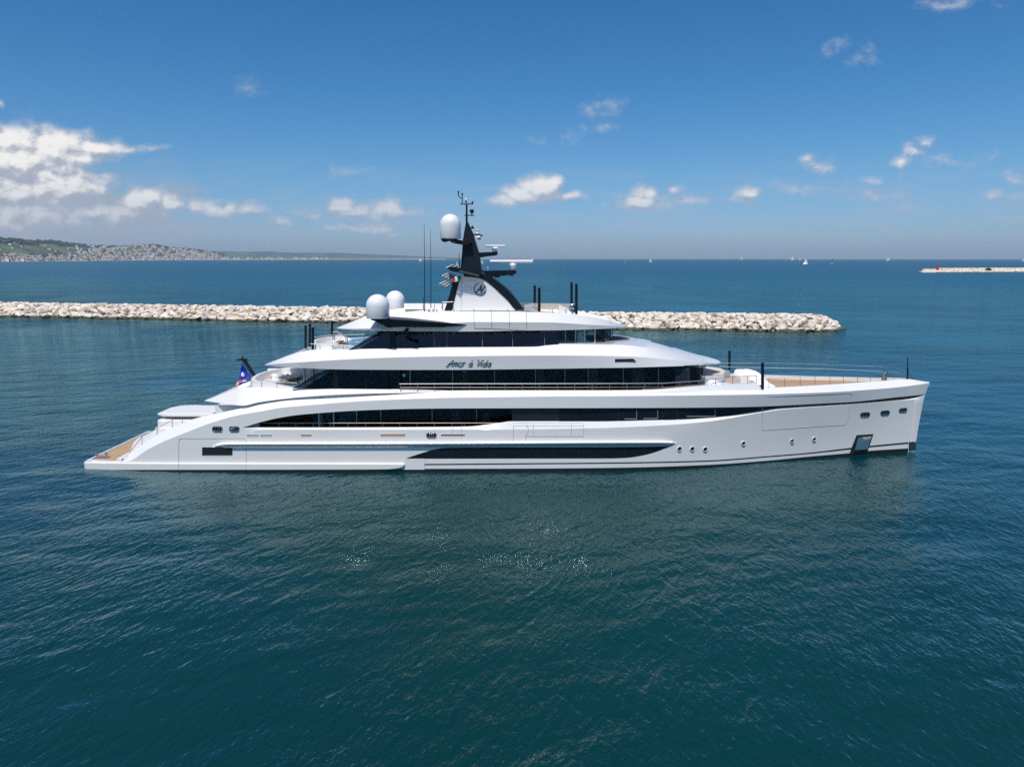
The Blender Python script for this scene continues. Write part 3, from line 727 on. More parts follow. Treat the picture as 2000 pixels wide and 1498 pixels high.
# black boot top and stripes
WL = [(166,917.2),(400,917),(700,916.5),(790,915.6),(1000,915),(1200,913.4),(1380,907.8),(1500,899.4),(1578,891.8),(1656,885),(1702,880),(1773,875.6)]
rings = []
for px in np.linspace(168, 1774, 110):
    p = hpt(px, sm(WL, px), .0); o = .185 if px < 752 else .02
    y = -(hullY(p.x, p.z)+o); rings.append([(p.x, y, p.z), (p.x, y+.04, -.9), (p.x, y+.3, -.9), (p.x, y+.3, p.z)])
MB().ringloft(rings).build('boot_top', BOOT, HULL)
S1 = [(791,906.3),(1000,904.6),(1200,903),(1380,899.2),(1500,890.6),(1578,884.2),(1656,875.2),(1702,870.3),(1774,863.6)]
hstrip(S1, [(a, b+(2.2 if a < 1600 else 3)) for a, b in S1], 90, .012, .04).build('stripe', BOOT, HULL)
hstrip([(789,895.9),(829,895.8)], [(789,917),(829,917)], 4, .03, .05).build('fairing_block', WHITE, HULL)
# stem foot
p = [hpt(1775.5, 863.4, .06), hpt(1775.5, 879.8, .06)]; q = [at(1789, 863, -.06), at(1789, 879, -.06)]
MB().ringloft([[p[0], p[1], Vector((p[1].x, .3, p[1].z)), Vector((p[0].x, .3, p[0].z))], [q[0], q[1], Vector((q[1].x, .12, q[1].z)), Vector((q[0].x, .12, q[0].z))]]).build('stem_guard', simple('dark_steel', (.10,.13,.14), .3, .8, 0, .2, 3), HULL)
MB().tube([hpt(1789.5,780,.012), hpt(1788,800,.02), hpt(1784,840,.02), hpt(1782,862,.012)], .045, 6).build('stem_crease', WHITE, HULL)
# seams of the shell doors
def seam(pts, name='door_seam', r=.010, off=.012):
    P = []
    for (a, b) in zip(pts[:-1], pts[1:]):
        for k in range(8): P.append((a[0]+(b[0]-a[0])*k/8, a[1]+(b[1]-a[1])*k/8))
    P.append(pts[-1]); MB().tube([hpt(x, y, off) for x, y in P], r, 5).build(name, SEAM, HULL)
seam([(348.8,904),(349.2,862),(350.5,857.8),(354,856.4),(474,856.3),(478.5,858),(480.5,863),(480.8,904)])
seam([(348.8,905.5),(348.6,916.5)], off=.175); seam([(480.2,906),(480,916.5)], off=.175)
seam([(1002.5,863),(1002.5,826.4),(1139.8,826.8),(1139.8,852.3),(1027,852.3)]); seam([(1002.5,863),(1026.2,863.4),(1026.4,852),(1030.5,846),(1032.3,839),(1030.5,832),(1026,826.5)])
seam([(1041.5,826.5),(1041.5,852)]); seam([(1116.2,826.5),(1116.2,852)])
seam([(1489,838),(1490,778.5),(1491.5,776),(1495,775.2),(1659,768.3),(1663.5,769.2),(1665,773)]); seam([(1489,838),(1490,840.2),(1494,840.3),(1648,829.8),(1653.5,827),(1657,815),(1661,792)])
seam([(884.5,833.5),(884.5,848)], r=.009); seam([(901.5,833),(901.5,848)], r=.009)
# openings in the hull side
def slot(x0, x1_, y0, y1, mat, name, rim=None, r=.03):
    o = hstrip([(x0, y0), (x1_, y0)], [(x0, y1), (x1_, y1)], 4, .006, .04).build(name, mat, HULL)
    pr = [hpt(a, b, .01) for a, b in ((x0,y0),((x0+x1_)/2,y0),(x1_,y0),(x1_,y1),((x0+x1_)/2,y1),(x0,y1),(x0,y0))]
    MB().tube(pr, min(r, .014), 6).build('rim', rim or WHITE, o)
    return o
slot(394.7, 454, 873.4, 889.4, BOOT, 'hatch_grille', SEAM, .012)
slot(482.7, 504.8, 848.3, 852.4, SHADEPANEL, 'freeing_port'); slot(508.8, 530.7, 848.3, 852.4, SHADEPANEL, 'freeing_port')
slot(587.4, 608.2, 848.0, 852.2, RUSTSLOT, 'freeing_port'); slot(743.2, 791, 847.4, 852.2, RUSTSLOT, 'freeing_port'); slot(861, 907.6, 847.7, 851.8, simple('olive_slot', (.13,.12,.09), .6), 'freeing_port')
def fairlead(x0, x1_, y0, y1, skew=0.):
    c = 2.2; mb = MB()
    pts = [(x0+c,y0+skew),(x1_-c,y0),(x1_,y0+c),(x1_,y1-c),(x1_-c,y1),(x0+c,y1+skew),(x0,y1-c+skew),(x0,y0+c+skew),(x0+c,y0+skew)]
    o = hstrip([(x0+1,y0+1+skew),(x1_-1,y0+1)], [(x0+1,y1-1+skew),(x1_-1,y1-1)], 4, .008, .04).build('fairlead', BOOT, HULL)
    MB().tube([hpt(a, b, .02) for a, b in pts], .042, 7).build('frame', CHROME, o)
    for k in (.3, .52, .72):
        xx = x0+(x1_-x0)*k; MB().tube([hpt(xx, y0+1+skew*(1-k), .03), hpt(xx, y1-1+skew*(1-k), .03)], .035, 7).build('roller', CHROME, o)
fairlead(415.3, 433.8, 833.2, 842.6); fairlead(448.4, 466.8, 833.2, 842.6); fairlead(833.4, 851.8, 845.8, 854.2)
fairlead(1681, 1698.5, 805.5, 812.8, .8); fairlead(1720.5, 1737, 801.8, 809.6, .9); fairlead(1756.5, 1771.3, 797, 803.8, .9)
for px, py in ((1327,876.2),(1352,876.2),(1377.3,877),(1452,865.3),(1547,860.3),(1590.3,856.8)):
    c = hpt(px, py, .0); e = .03; n = Vector((-(hullY(c.x+.2, c.z)-hullY(c.x-.2, c.z))/.4, -1, (hullY(c.x, c.z+.2)-hullY(c.x, c.z-.2))/.4)).normalized()
    n.x = -n.x*-1; Mx = Matrix.Translation(c) @ n.to_track_quat('Z', 'Y').to_matrix().to_4x4()
    a = MB().lathe((0,0,0), [(.165,-.02),(.165,.012),(0.001,.012)], 20); b = MB().lathe((0,0,0), [(.16,-.03),(.16,.045),(.185,.055),(.21,.03),(.21,-.03)], 24)
    for q in (a, b): q.v = [tuple(Mx @ Vector(v)) for v in q.v]
    o = a.build('porthole', BGLASS, HULL); b.build('rim', WHITE, o)
# anchor pocket with its polished plate
ap = [(1673,849.8),(1706.2,847.6),(1693.5,885),(1658.5,888)]
P = [hpt(*q, .012) for q in ap]; I = [hpt(*q, .02) for q in ((1676.5,854.5),(1702,852.2),(1692,876),(1667,877.5))]
MB().ringloft([P, [p+Vector((0,.12,0)) for p in P]]).build('anchor_pocket', simple('weedy_steel', (.03,.05,.045), .35, .5, 0, .3, 4), HULL)
mb = MB(); Q = [p+Vector((0,-.012-(.20 if i_ > 1 else 0),0)) for i_, p in enumerate(I)]; mb.ringloft([[Q[0],Q[1],Q[2],Q[3]], [Q[0]+Vector((0,.05,0)),Q[1]+Vector((0,.05,0)),Q[2]+Vector((0,.05,0)),Q[3]+Vector((0,.05,0))]])
mb.build('anchor_plate', CHROME, HULL, smooth=False)
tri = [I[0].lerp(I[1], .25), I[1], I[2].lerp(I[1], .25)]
MB().ringloft([[p+Vector((0,-.05,0)) for p in tri], [p+Vector((0,.02,0)) for p in tri]]).build('painted_reflection', simple('cream_reflection_paint', (.50,.45,.38), .5, .2, 0, .25, 6), HULL, smooth=False)  # added cream triangle, coloured as the sandy harbour mirrored in the plate
AN = at(1684, 874, P[0].y-.05); MB().tube([I[3].lerp(I[2], .1)+Vector((0,-.05,.1)), I[3].lerp(I[2], .9)+Vector((0,-.05,.12))], .05, 6).build('anchor', STEEL, HULL)

# ---------------- decks
def deck(name, rows, mat, z_off=0.):
    return MB().quadgrid(rows).build(name, mat, Y, angle=40)
DK = [p for p in CD if p.x > at(1440, 758, -4).x]
deck('foredeck', [[p+Vector((0,-.0,0)) for p in DK], [Vector((p.x, 0, p.z+.06)) for p in DK], mir(DK)], TEAK)
plat = [(-32.55,4.4),(-31.6,4.5),(-30.8,4.62),(-30.2,4.7)]
deck('swim_platform', [[Vector((x, -y, .49)) for x, y in plat], [Vector((x, 0, .50)) for x, y in plat], [Vector((x, y, .49)) for x, y in plat]], TEAK)
hbm = lambda x: hullY(x, 3)-.2
xs = np.linspace(-24.2, 8, 30)
deck('main_deck', [[Vector((x, -hbm(x), 2.45)) for x in xs], [Vector((x, hbm(x), 2.45)) for x in xs]], TEAK)
UD = [p for p in CD if at(560, 775, -5).x < p.x <= at(1445, 758, -4).x]
deck('upper_deck', [UD, mir(UD)], TEAK)
# soffit above the side deck
deck('deck_soffit', [[p+Vector((0,.02,.015)) for p in UI if -24.8 < p.x < 6], mir([p+Vector((0,.02,.015)) for p in UI if -24.8 < p.x < 6])], WHITE2)
# ---------------- transom block with stairs
TB = MB(); prof = [(-30.85,.46),(-30.75,.75),(-30.45,1.25),(-30.1,1.62),(-29.6,1.85),(-28.9,1.98),(-28.6,2.45),(-22.5,2.45),(-22.5,.4)]
TB.ringloft([[(x+(.35 if abs(y) > 1.8 else 0)*(x < -28), y, z) for x, z in prof] for y in (-2.0,-1.7,0,1.7,2.0)]); tb = TB.build('transom', WHITE, Y, angle=30)
# stairs on both sides
for sgn in (-1, 1):
    sb = MB()
    for k in range(9):
        x_ = -30.4+.40*k; sb.box(((x_-25)/2, sgn*3.2, .45+.108*(k+1)), (-25-x_, 2.4, .216*(k+1)))
    sb.build('staircase', WHITE2, Y, smooth=False)
# raised sunpad lid on the transom, shadow gap, and the rounded sofa below it
a = at(303,810,-1.5); b = at(428,810,-1.5)
rings = []
for x, w_, z0, z1 in ((a.x,1.15,a.z-.05,a.z+.02),(a.x+.55,1.5,a.z-.12,a.z+.10),(a.x+1.3,1.62,a.z-.12,a.z+.12),(b.x+1.5,1.62,a.z-.12,a.z+.12)):
    rings.append([(x,-w_,z0),(x,w_,z0),(x,w_,z1-.04),(x,w_-.08,z1),(x,-w_+.08,z1),(x,-w_,z1-.04)])
MB().ringloft(rings).build('sunpad', WHITE2, Y, angle=25)
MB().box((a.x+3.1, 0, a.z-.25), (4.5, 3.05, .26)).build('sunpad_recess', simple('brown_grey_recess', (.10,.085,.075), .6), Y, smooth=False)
rings = []
for x, w_, z0, z1 in ((a.x+.02,1.0,a.z-.95,a.z-.62),(a.x+.12,1.45,a.z-1.08,a.z-.46),(a.x+.5,1.7,a.z-1.12,a.z-.38),(a.x+1.4,1.75,a.z-1.12,a.z-.36),(b.x,1.75,a.z-1.12,a.z-.36)):
    rings.append([(x,-w_,z0),(x,w_,z0),(x,w_,z1-.1),(x,w_-.12,z1),(x,-w_+.12,z1),(x,-w_,z1-.1)])
MB().ringloft(rings).build('transom_sofa', WHITE2, Y, angle=25)
# ---------------- railing helper
def railing(name, base, top, posts, parent, r=.022, wires=0, pr=.024, mat=None):
    mb = MB(); mb.tube(top, r, 6); mb.build(name, mat or RAILM, parent)
    par = parent
    for a_, b_ in posts:
        MB().tube([a_, b_], pr, 6).build('railing_post', mat or RAILM, par)
    for k in range(wires):
        f = (k+1)/(wires+1); MB().tube([a_.lerp(b_, f) for a_, b_ in posts], .009, 5).build('railing_wire', mat or RAILM, par)
def crest_y(px, row, off=.1): # Y of a near crest row at a pixel column
    p = at(px, 760, -5)
    xs_ = [q.x for q in row]; ys = [q.y for q in row]
    for _ in range(6): p = at(px, 760, float(np.interp(p.x, xs_, ys)))
    return p.y+off
# stairs railings on the wing near the stern
for px, yb, yt in ((277.5,872,852.5),(307,858,836.5),(336.5,842,819.5)):
    pass
pp = [(at(277.5,872,-4.3), at(277.5,852.5,-4.3)), (at(307,858,-4.3), at(307,836.8,-4.3)), (at(336.5,843,-4.3), at(336.5,819.5,-4.3)), (at(356,834,-4.3), at(356,819.3,-4.3))]
railing('stair_railing', None, [at(246,893,-4.3), at(277.5,852.5,-4.3), at(307,836.8,-4.3), at(336.5,819.5,-4.3), at(378,819.3,-4.3)], pp, Y, .024)
pp = [(atz(331,824,2.5), atz(331,824,2.5)+Vector((0,0,.9)))]
mb = MB()

# ---------------- main deck house behind the opening
MH_Y = -4.15
def pane_wall(parent, name, spans, top, bot, Yf, mat, thick=.03, n=6, nm='window', rake=0.):
    for a_, b_ in spans:
        rings = []
        for px in np.linspace(a_, b_, n):
            yy = Yf(px) if callable(Yf) else Yf
            b2 = at(px, sm(bot, px), yy); t_ = at(px, sm(top, px), yy); t_ = at(px, sm(top, px), yy+rake*max(0, t_.z-b2.z))
            rings.append([t_, b2, b2+Vector((0, thick, 0)), t_+Vector((0, thick, 0))])
        MB().ringloft(rings).build(nm, mat, parent)
xa, xb = at(628,810,MH_Y).x, at(1010,810,MH_Y).x
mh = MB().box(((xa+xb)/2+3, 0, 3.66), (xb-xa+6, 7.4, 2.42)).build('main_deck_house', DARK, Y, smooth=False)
TOPm = [(560,796),(1100,794)]; BOTm = [(560,852),(1100,852)]
pane_wall(mh, 'w', [(627,651),(652.5,696),(697.5,743),(745,843),(845,930),(932,1010)], TOPm, BOTm, MH_Y, GLASS)
for px in (623.5, 651.7, 696.8, 743.9, 844, 931):
    MB().tube([at(px, 794, MH_Y-.02), at(px, 852, MH_Y-.02)], .045 if px < 700 else .030, 6).build('mullion', WHITE2 if px in (623.5, 651.7) else STEEL, mh)
for px0, px1 in ((626,650),(662,695),(882,899),(941,957),(1003,1012)):
    rings = [[at(px, 796, MH_Y+.22+.05*(k % 2)), at(px, 850, MH_Y+.22+.05*(k % 2))] for k, px in enumerate(np.linspace(px0, px1, 11))]
    MB().quadgrid([[r[0] for r in rings], [r[1] for r in rings]]).build('curtain', CURTAIN, mh)
MB().tube([at(623, 829, -4.9), at(623, 806, -4.9)], .06, 8).build('pillar', STEEL, mh)
MB().box((-15.4+1.1, -.2, 3.2), (.2, 7.6, 1.5)).build('bar_back', BROWN, mh, smooth=False)
# rail on the main deck bulwark
posts = []
ymr = lambda px: -(hullY(at(px, 830, -5.2).x, 3.5)-.45)
for px in (545,578,612,645,679.5,714,747.5,781,815,849,882.5,902,907,941):
    posts.append((at(px, sm(LT_, px)+1.5, ymr(px)), at(px, 826.2, ymr(px))))
railing('deck_railing', None, [at(px, 826.2, ymr(px)) for px in (500,545,650,750,850,940,992)], posts, Y, .026)

# ---------------- overhanging decks as closed bands
def band(name, rows, crown=None, n=100, mat=None, angle=22, ends=(None, None)):
    R = []
    for pts in rows:
        P = [at(px, py, -h_) for px, py, h_ in pts]; R.append(sample(P, np.linspace(P[0].x, P[-1].x, n)))
    rings = []
    if crown: 
        P = [at(px, py, 0) for px, py in crown]; cx = [p.x for p in P]; cz = [p.z for p in P]
    for j in range(n):
        near = [r[j] for r in R]; far = [Vector((p.x, -p.y, p.z)) for p in reversed(near)]
        mid = []
        if crown:
            z = float(pchip(cx, cz, [near[-1].x])[0]); z = max(z, near[-1].z-.05) if near[-1].x > cx[0] else near[-1].z
            mid = [Vector((near[-1].x, near[-1].y*.5, near[-1].z+.8*(z-near[-1].z))), Vector((near[-1].x, 0, z)), Vector((near[-1].x, -near[-1].y*.5, near[-1].z+.8*(z-near[-1].z)))]
        else:
            mid = [Vector((near[-1].x, near[-1].y+.12*min(1, abs(near[-1].y)), near[-1].z-.22)), Vector((near[-1].x, -near[-1].y-.12*min(1, abs(near[-1].y)), near[-1].z-.22))] if 4 < j < n-4 else []
            if not mid: mid = [near[-1]*1.0, Vector((near[-1].x, -near[-1].y, near[-1].z))]
        rings.append(near+mid+far)
    return MB().ringloft(rings).build(name, mat or WHITE, Y, angle=angle, merge=.0005), R
# main deck roof / upper deck edge, fading into the hull side
UB = [(399,783,2.5),(425,786.5,3.6),(450,790,4.5),(477,792,5.05),(505,785.8,5.0),(535,781.5,5.0),(585,776,5.02),(647,771.5,5.05),(710,769,5.05),(778,767.7,5.05)]
UT = [(399.5,782.3,2.4),(425,773.5,2.9),(450,764.3,3.4),(475,756.6,3.9),(520,757,4.2),(575,758.6,4.4),(640,759.3,4.6),(778,760.6,4.75)]
oh, _r = band('upper_deck_overhang', [UB, UT], angle=20)
UB2 = [(778,767.7,5.05),(835,766,5.05),(872,763.6,5.05)]; UT2 = [(778,760.6,4.75),(835,761.6,4.8),(874,762.8,4.9)]
B2, T2 = [at(a_, b_, -c_) for a_, b_, c_ in UB2], [at(a_, b_, -c_) for a_, b_, c_ in UT2]
for sg in (1, -1):
    MB().ringloft([[Vector((q.x, q.y*sg, q.z)) for q in (p1, p2, p2+Vector((0,.12,0)), p2+Vector((0,.13,-.7)), p1+Vector((0,.2,-.1)))] for p1, p2 in zip(B2, T2)]).build('edge_fairing', WHITE, oh, angle=20)
# shaded recess of the crescent groove between the arch and the deck edge
gp = []
for px in np.linspace(474, 838, 40):
    x_ = np.array([a_ for a_, b_ in C_]); gp.append((at(px, sm([(a_, b_) for a_, b_, c_ in UB[3:]]+[(835,766),(872,763.6)], px)-2, -4.72), at(px, sm(C_, px)+4, -4.72)))
MB().quadgrid([[q[0] for q in gp], [q[1] for q in gp]]).build('groove_panel', WHITE2, oh)
MB().box((at(452,796,-3.2).x, -3.3, 3.5), (2.4, .12, 2.3)).build('aft_bulkhead', WHITE2, oh)
BB = [(518,713.6,2.5),(550,716.8,3.6),(592,719.2,4.4),(680,721.8,4.95),(780,722.4,5.1),(876,722.4,5.15),(1070,720.4,5.15),(1196,718.6,5.0),(1280,716.6,4.5),(1340,714.6,3.5),(1385,712.4,1.9),(1402,710.8,.8),(1407.6,709.2,.1)]
BK = [(517.6,712.4,2.52),(550,710,3.7),(600,706.8,4.6),(680,702,5.05),(780,698,5.2),(900,695.8,5.25),(1070,694.4,5.25),(1160,695,5.1),(1240,697,4.75),(1320,703.6,3.8),(1378,708.6,2.2),(1399,709.6,1.2),(1406,709.2,.55),(1408.6,708.6,.1)]
BT = [(518,711.8,2.42),(545,701.5,2.8),(575,690.8,3.2),(600,685,3.5),(624,683,3.75),(684,682,4.15),(780,680.6,4.35),(860,679,4.4),(985,678,4.35),(1045,677.4,4.3),(1070,674.2,4.2),(1090,672,4.15),(1150,672.5,4.0),(1217,674,3.7),(1260,678.5,3.25),(1320,690.5,2.3),(1375,702.5,1.3),(1397,705.6,.85),(1405,707,.45),(1408,708,.08)]
bd, BR = band('bridge_deck_overhang', [BB, BK, BT], crown=[(1195,660.5),(1226,661),(1260,664.6),(1320,680),(1360,692),(1385,698),(1398,701.6),(1405,704.4),(1408,707.6)], angle=17, n=140)
HBt = [(658,642,1.9),(690,644.4,3.2),(740,646.6,4.1),(900,647.6,4.4),(1070,645.4,4.3),(1140,643.8,3.7),(1196,641.6,2.2),(1221,639.6,.7),(1226.5,637.6,.1)]
HK = [(657.8,641,1.92),(690,642.2,3.3),(740,641.5,4.2),(850,634,4.45),(925,629.2,4.5),(1070,630,4.4),(1154,634.6,3.55),(1200,636.8,2.1),(1222,637.4,.75),(1227,637,.1)]
HT = [(658.2,640.4,1.85),(684,630,2.2),(710,620,2.5),(735,616,2.8),(762,613.2,3.05),(830,610,3.3),(900,608.2,3.4),(1007,608.8,3.35),(1070,611,3.1),(1124,614.4,2.6),(1175,622.4,1.5),(1205,630.5,.7),(1226.3,636.2,.08)]
ht, HR = band('hardtop', [HBt, HK, HT], angle=17, n=120)
for px, r_ in ((925.7,None),(960,None),(994.5,None),(1028,None)):
    P = [at(px-.5, 607.8, -3.42), at(px+.3, 629.4, -4.53), at(px+.6, 639.6, -4.47)]; MB().tube([p+Vector((0,-.01,.01)) for p in P], .014, 5).build('door_seam', SEAM, ht)
MB().tube([at(px, 639.7, -4.475) for px in (926,960,994,1028.5)], .013, 5).build('door_seam', SEAM, ht)
# slot in the bridge deck face
yb = lambda px: -5.03
P = [at(1201,701.2,-4.98), at(1237,700.6,-4.80), at(1242,705.6,-4.80), at(1201,706.4,-4.98)]
MB().ringloft([[p+Vector((0,-.035,0)) for p in P], [p+Vector((0,.15,0)) for p in P]]).build('vent_slot', BOOT, bd, smooth=False)
# grey roof panel ahead of the wheelhouse and roof hatch
def roofpatch(name, outline, mat, lift=.012):
    """flat panel following the crowned roof"""
    xs_ = [p.x for p in BR[2]]
    def zr(x, y):
        j = min(max(np.searchsorted(xs_, x), 1), len(xs_)-1); nt = BR[2][j]; c = float(pchip([at(a,b,0).x for a,b in CRN], [at(a,b,0).z for a,b in CRN], [x])[0])
        f = min(1, abs(y)/max(.05, -nt.y)); g = (1-f/.5*.2) if f < .5 else .8*(1-(f-.5)/.5)
        return nt.z+g*(c-nt.z)
    cx = sum(p[0] for p in outline)/len(outline); cy = sum(p[1] for p in outline)/len(outline); mb = MB(); rings = []
    for s in (1, .75, .5, .25): rings.append([(cx+(x-cx)*s, cy+(y-cy)*s, zr(cx+(x-cx)*s, cy+(y-cy)*s)+lift) for x, y in outline])
    return mb.ringloft(rings).build(name, mat, bd, angle=60)
CRN = [(1195,660.5),(1226,661),(1260,664.6),(1320,680),(1360,692),(1385,698.5),(1397,702.4),(1407.6,707.6)]
GREYROOF = simple('grey_deck_covering', (.085,.092,.12), .7, 0, 0, .05, 2); GREYROOF2 = simple('pale_grey_cover_and_shade', (.42,.44,.48), .6, 0, 0, .05, 2)
xw = at(1198, 665, -1).x
arc = lambda rx, ry, n=28: [(xw-.8+(rx)*math.cos(a), ry*math.sin(a)) for a in np.linspace(-math.pi/2, math.pi/2, n)]+[(xw-1.6, ry), (xw-1.6, -ry)]
roofpatch('roof_panel', arc(2.85, 2.45), GREYROOF2, .012); roofpatch('roof_panel', arc(2.25, 2.05), GREYROOF, .02)
h0 = at(1270, 671, .2); h1 = at(1313, 678.5, .2)
roofpatch('roof_hatch', [(h0.x,-.4),(h1.x-.3,-.55),(h1.x,-.2),(h1.x-.1,.3),(h0.x,.35)], GREYROOF, .02)

# ---------------- upper deck house
TOPu = [(575,757.5),(645,721),(700,720.5),(876,721),(1070,719),(1196,717),(1300,715),(1375,712)]
BOTu = [(560,768),(1375,768)]
uhx0, uhx1 = at(585, 740, -3.9).x, at(1362, 740, -3.4).x
core = MB(); prof = [(uhx0+2.4,3.6),(uhx1-3.5,3.6),(uhx1-1.6,3.1),(uhx1-.5,2.0),(uhx1-.2,0)]
zt, zb = 7.72, 5.3
ring = [(x, -y) for x, y in prof]+[(x, y) for x, y in reversed(prof[:-1])]
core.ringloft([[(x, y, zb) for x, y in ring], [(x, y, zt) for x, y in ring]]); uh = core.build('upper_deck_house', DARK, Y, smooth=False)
# after wind screens, flush with the side
AF_Y = -4.62
pane_wall(uh, 'w', [(572,650.5)], [(572,757.8),(646,721.3),(651,721.5)], [(572,758.6),(651,760.2)], AF_Y, GLASS, .03, 14)
pane_wall(uh, 'w', [(661,714),(716.5,776.5)], [(661,721.7),(777,722)], [(661,760),(777,762)], AF_Y, GLASS)
MB().ringloft([[at(570,758.8,AF_Y-.02), at(575,759,AF_Y-.02), at(575,759,AF_Y+.1), at(570,758.8,AF_Y+.1)], [at(643,720.6,AF_Y-.02), at(651,720.6,AF_Y-.02), at(651,720.6,AF_Y+.1), at(643,720.6,AF_Y+.1)]]).build('screen_frame', BLACK, uh, smooth=False)
for px, w_ in ((655.7,9.5),(715.2,2.2),(777.8,2.2)):
    P = [at(px-w_/2,720.5,AF_Y-.012), at(px+w_/2,720.5,AF_Y-.012), at(px+w_/2,762,AF_Y-.012), at(px-w_/2,762,AF_Y-.012)]
    MB().ringloft([P, [p+Vector((0,.06,0)) for p in P]]).build('mullion', BLACK, uh, smooth=False)
P = [at(592,759,AF_Y+.25), at(776,761,AF_Y+.25), at(776,721,AF_Y+.25), at(652,721,AF_Y+.25)]
MB().ringloft([P, [p+Vector((0,.05,0)) for p in P]]).build('screen_backing', DARK, uh, smooth=False)
P = [at(778,721,AF_Y+.02), at(778,764,AF_Y+.02)]; MB().ringloft([[P[0],P[1],P[1]+Vector((0,1,0)),P[0]+Vector((0,1,0))], [p+Vector((.05,0,0)) for p in (P[0],P[1],P[1]+Vector((0,1,0)),P[0]+Vector((0,1,0)))]]).build('screen_return', DARK, uh, smooth=False)
UH_Y = lambda px: -3.95 if px < 1235 else -3.95+.55*ramp01(px, 1235, 1366)**1.5
ub = [801,884,966,1046,1103.3,1148.7,1217,1286,1345.5,1366]
pane_wall(uh, 'w', [(a+.5, b-.5) for a, b in zip(ub[:-1], ub[1:])]+[(779,798)], TOPu, BOTu, UH_Y, GLASS, .03, 5)
for px in ub[:-1]:
    MB().tube([at(px, 719, UH_Y(px)-.03), at(px, 768, UH_Y(px)-.03)], .035 if px == 801 else .02, 6).build('mullion', STEEL, uh)
for px0, px1 in ((902,912),(1151,1168),(1236,1258),(1319,1344),(1050,1062)):
    rings = [[at(px, 720, UH_Y(px)+.18+.05*(k % 2)), at(px, 766, UH_Y(px)+.18+.05*(k % 2))] for k, px in enumerate(np.linspace(px0, px1, 13))]
    MB().quadgrid([[r[0] for r in rings], [r[1] for r in rings]]).build('curtain', CURTAIN, uh)
MB().lathe(at(789,733,UH_Y(789)-.02), [(.10,.0),(.12,0),(.12,-.02),(.10,-.02)], 18, 'Y').build('emblem', STEEL, uh)
# round front glass of the upper house
fx = at(1366, 740, UH_Y(1366)); rings = []
for k in range(13):
    a_ = math.pi/2*k/12; x = fx.x+1.9*math.sin(a_)*.55; yv = fx.y*math.cos(a_)
    rings.append([(x, yv, 7.75), (x, yv, 5.2)])
full = rings+[[(x, -y, z) for x, y, z in r] for r in reversed(rings[:-1])]
MB().quadgrid([[r[0] for r in full], [r[1] for r in full]]).build('window', GLASS, uh, angle=50)
# upper deck railing on the crest
ry = lambda px: crest_y(px, CC, .10)
ptop = lambda px: sm([(780,749.8),(1290,748.6),(1328,746.2),(1364,743.8),(1395,740.2),(1431,736.5),(1462,734.4),(1480,734)], px)
pbase = lambda px: sm([(780,763),(1290,763),(1364,757),(1400,752),(1480,748)], px)
pxs = [782,815,849]+[883.7+34.12*k for k in range(13)]+[1328,1364]
posts = [(at(px, pbase(px)+1, ry(px)), at(px, ptop(px), ry(px))) for px in pxs]
railing('deck_railing', None, [at(px, ptop(px), ry(px)) for px in np.linspace(780, 1366, 40)], posts, Y, .03, 1)
posts = [(at(px, pbase(px)+1, ry(px)+.1), at(px, ptop(px), ry(px)+.1)) for px in (1398,1431,1460,1477)]
railing('deck_railing', None, [at(px, ptop(px), ry(px)+.1) for px in (1366,1398,1431,1460,1479)], posts, Y, .022)
# coaming swelling up beside the forward lounge
rings = []
CT = [(1255,762.2),(1292,760.2),(1328,757),(1364,754),(1416,751),(1450,749.6),(1474,749.2),(1482,751.2),(1486,757)]
for px in np.linspace(1256, 1486, 40):
    y0 = crest_y(px, CC, 0); t_ = at(px, sm(CT, px), y0+.06); zc = at(px, sm(C_, px), y0).z
    t_.z = max(t_.z, zc+.004); rings.append([(t_.x, y0-.16, zc-.12), (t_.x, y0+.02, t_.z), (t_.x, y0+.4, t_.z), (t_.x, y0+.5, zc-.3)])
MB().ringloft(rings).build('lounge_coaming', WHITE, Y, angle=30)
# ---------------- bridge deck glass and wheelhouse
BG_Y = -4.22
zb_, zt_ = BR[2][60].z-.1, 10.9
bx0, bx1 = at(735,660,-3.8).x, at(1085,660,-3.8).x
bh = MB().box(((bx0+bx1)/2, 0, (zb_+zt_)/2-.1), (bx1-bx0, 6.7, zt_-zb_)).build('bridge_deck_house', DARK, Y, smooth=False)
TOPb = [(684,682),(748,648.3),(770,647.6),(900,648.4),(1070,646.2),(1100,645.6)]
BOTb = [(684,682.6),(780,681.6),(860,680),(985,679),(1040,678.4),(1062,676),(1078,673.4),(1092,672.2)]
RK = .30
spans = [(684,762),(773,847),(849,872),(874,941.5),(943,1000.5),(1002,1063),(1064.5,1091)]
pane_wall(bh, 'w', spans, TOPb, BOTb, BG_Y, glass('tinted_bridge_glass', (.32,.36,.42), 1.6, .07, .62), .03, 12, rake=RK)
P = [at(767.5-5,646.5,BG_Y-.012+.36), at(767.5+5,646.5,BG_Y-.012+.36), at(767.5+5,682,BG_Y-.012), at(767.5-5,682,BG_Y-.012)]
MB().ringloft([P, [p+Vector((0,.06,0)) for p in P]]).build('mullion', BLACK, bh, smooth=False)
for px in (848, 873, 942.2, 1001.2, 1063.7):
    MB().tube([at(px, 647, BG_Y-.01+.36), at(px, 681.5, BG_Y-.01)], .014, 5).build('mullion', SEAM, bh)
MB().ringloft([[at(681,682.8,BG_Y-.02), at(688,682.8,BG_Y-.02), at(688,682.8,BG_Y+.1), at(681,682.8,BG_Y+.1)], [at(746,647.3,BG_Y+.34), at(755,647.3,BG_Y+.34), at(755,647.3,BG_Y+.46), at(746,647.3,BG_Y+.46)]]).build('screen_frame', BLACK, bh, smooth=False)
P = [at(700,682,BG_Y+.3), at(775,681,BG_Y+.3), at(775,648,BG_Y+.66), at(756,648,BG_Y+.66)]
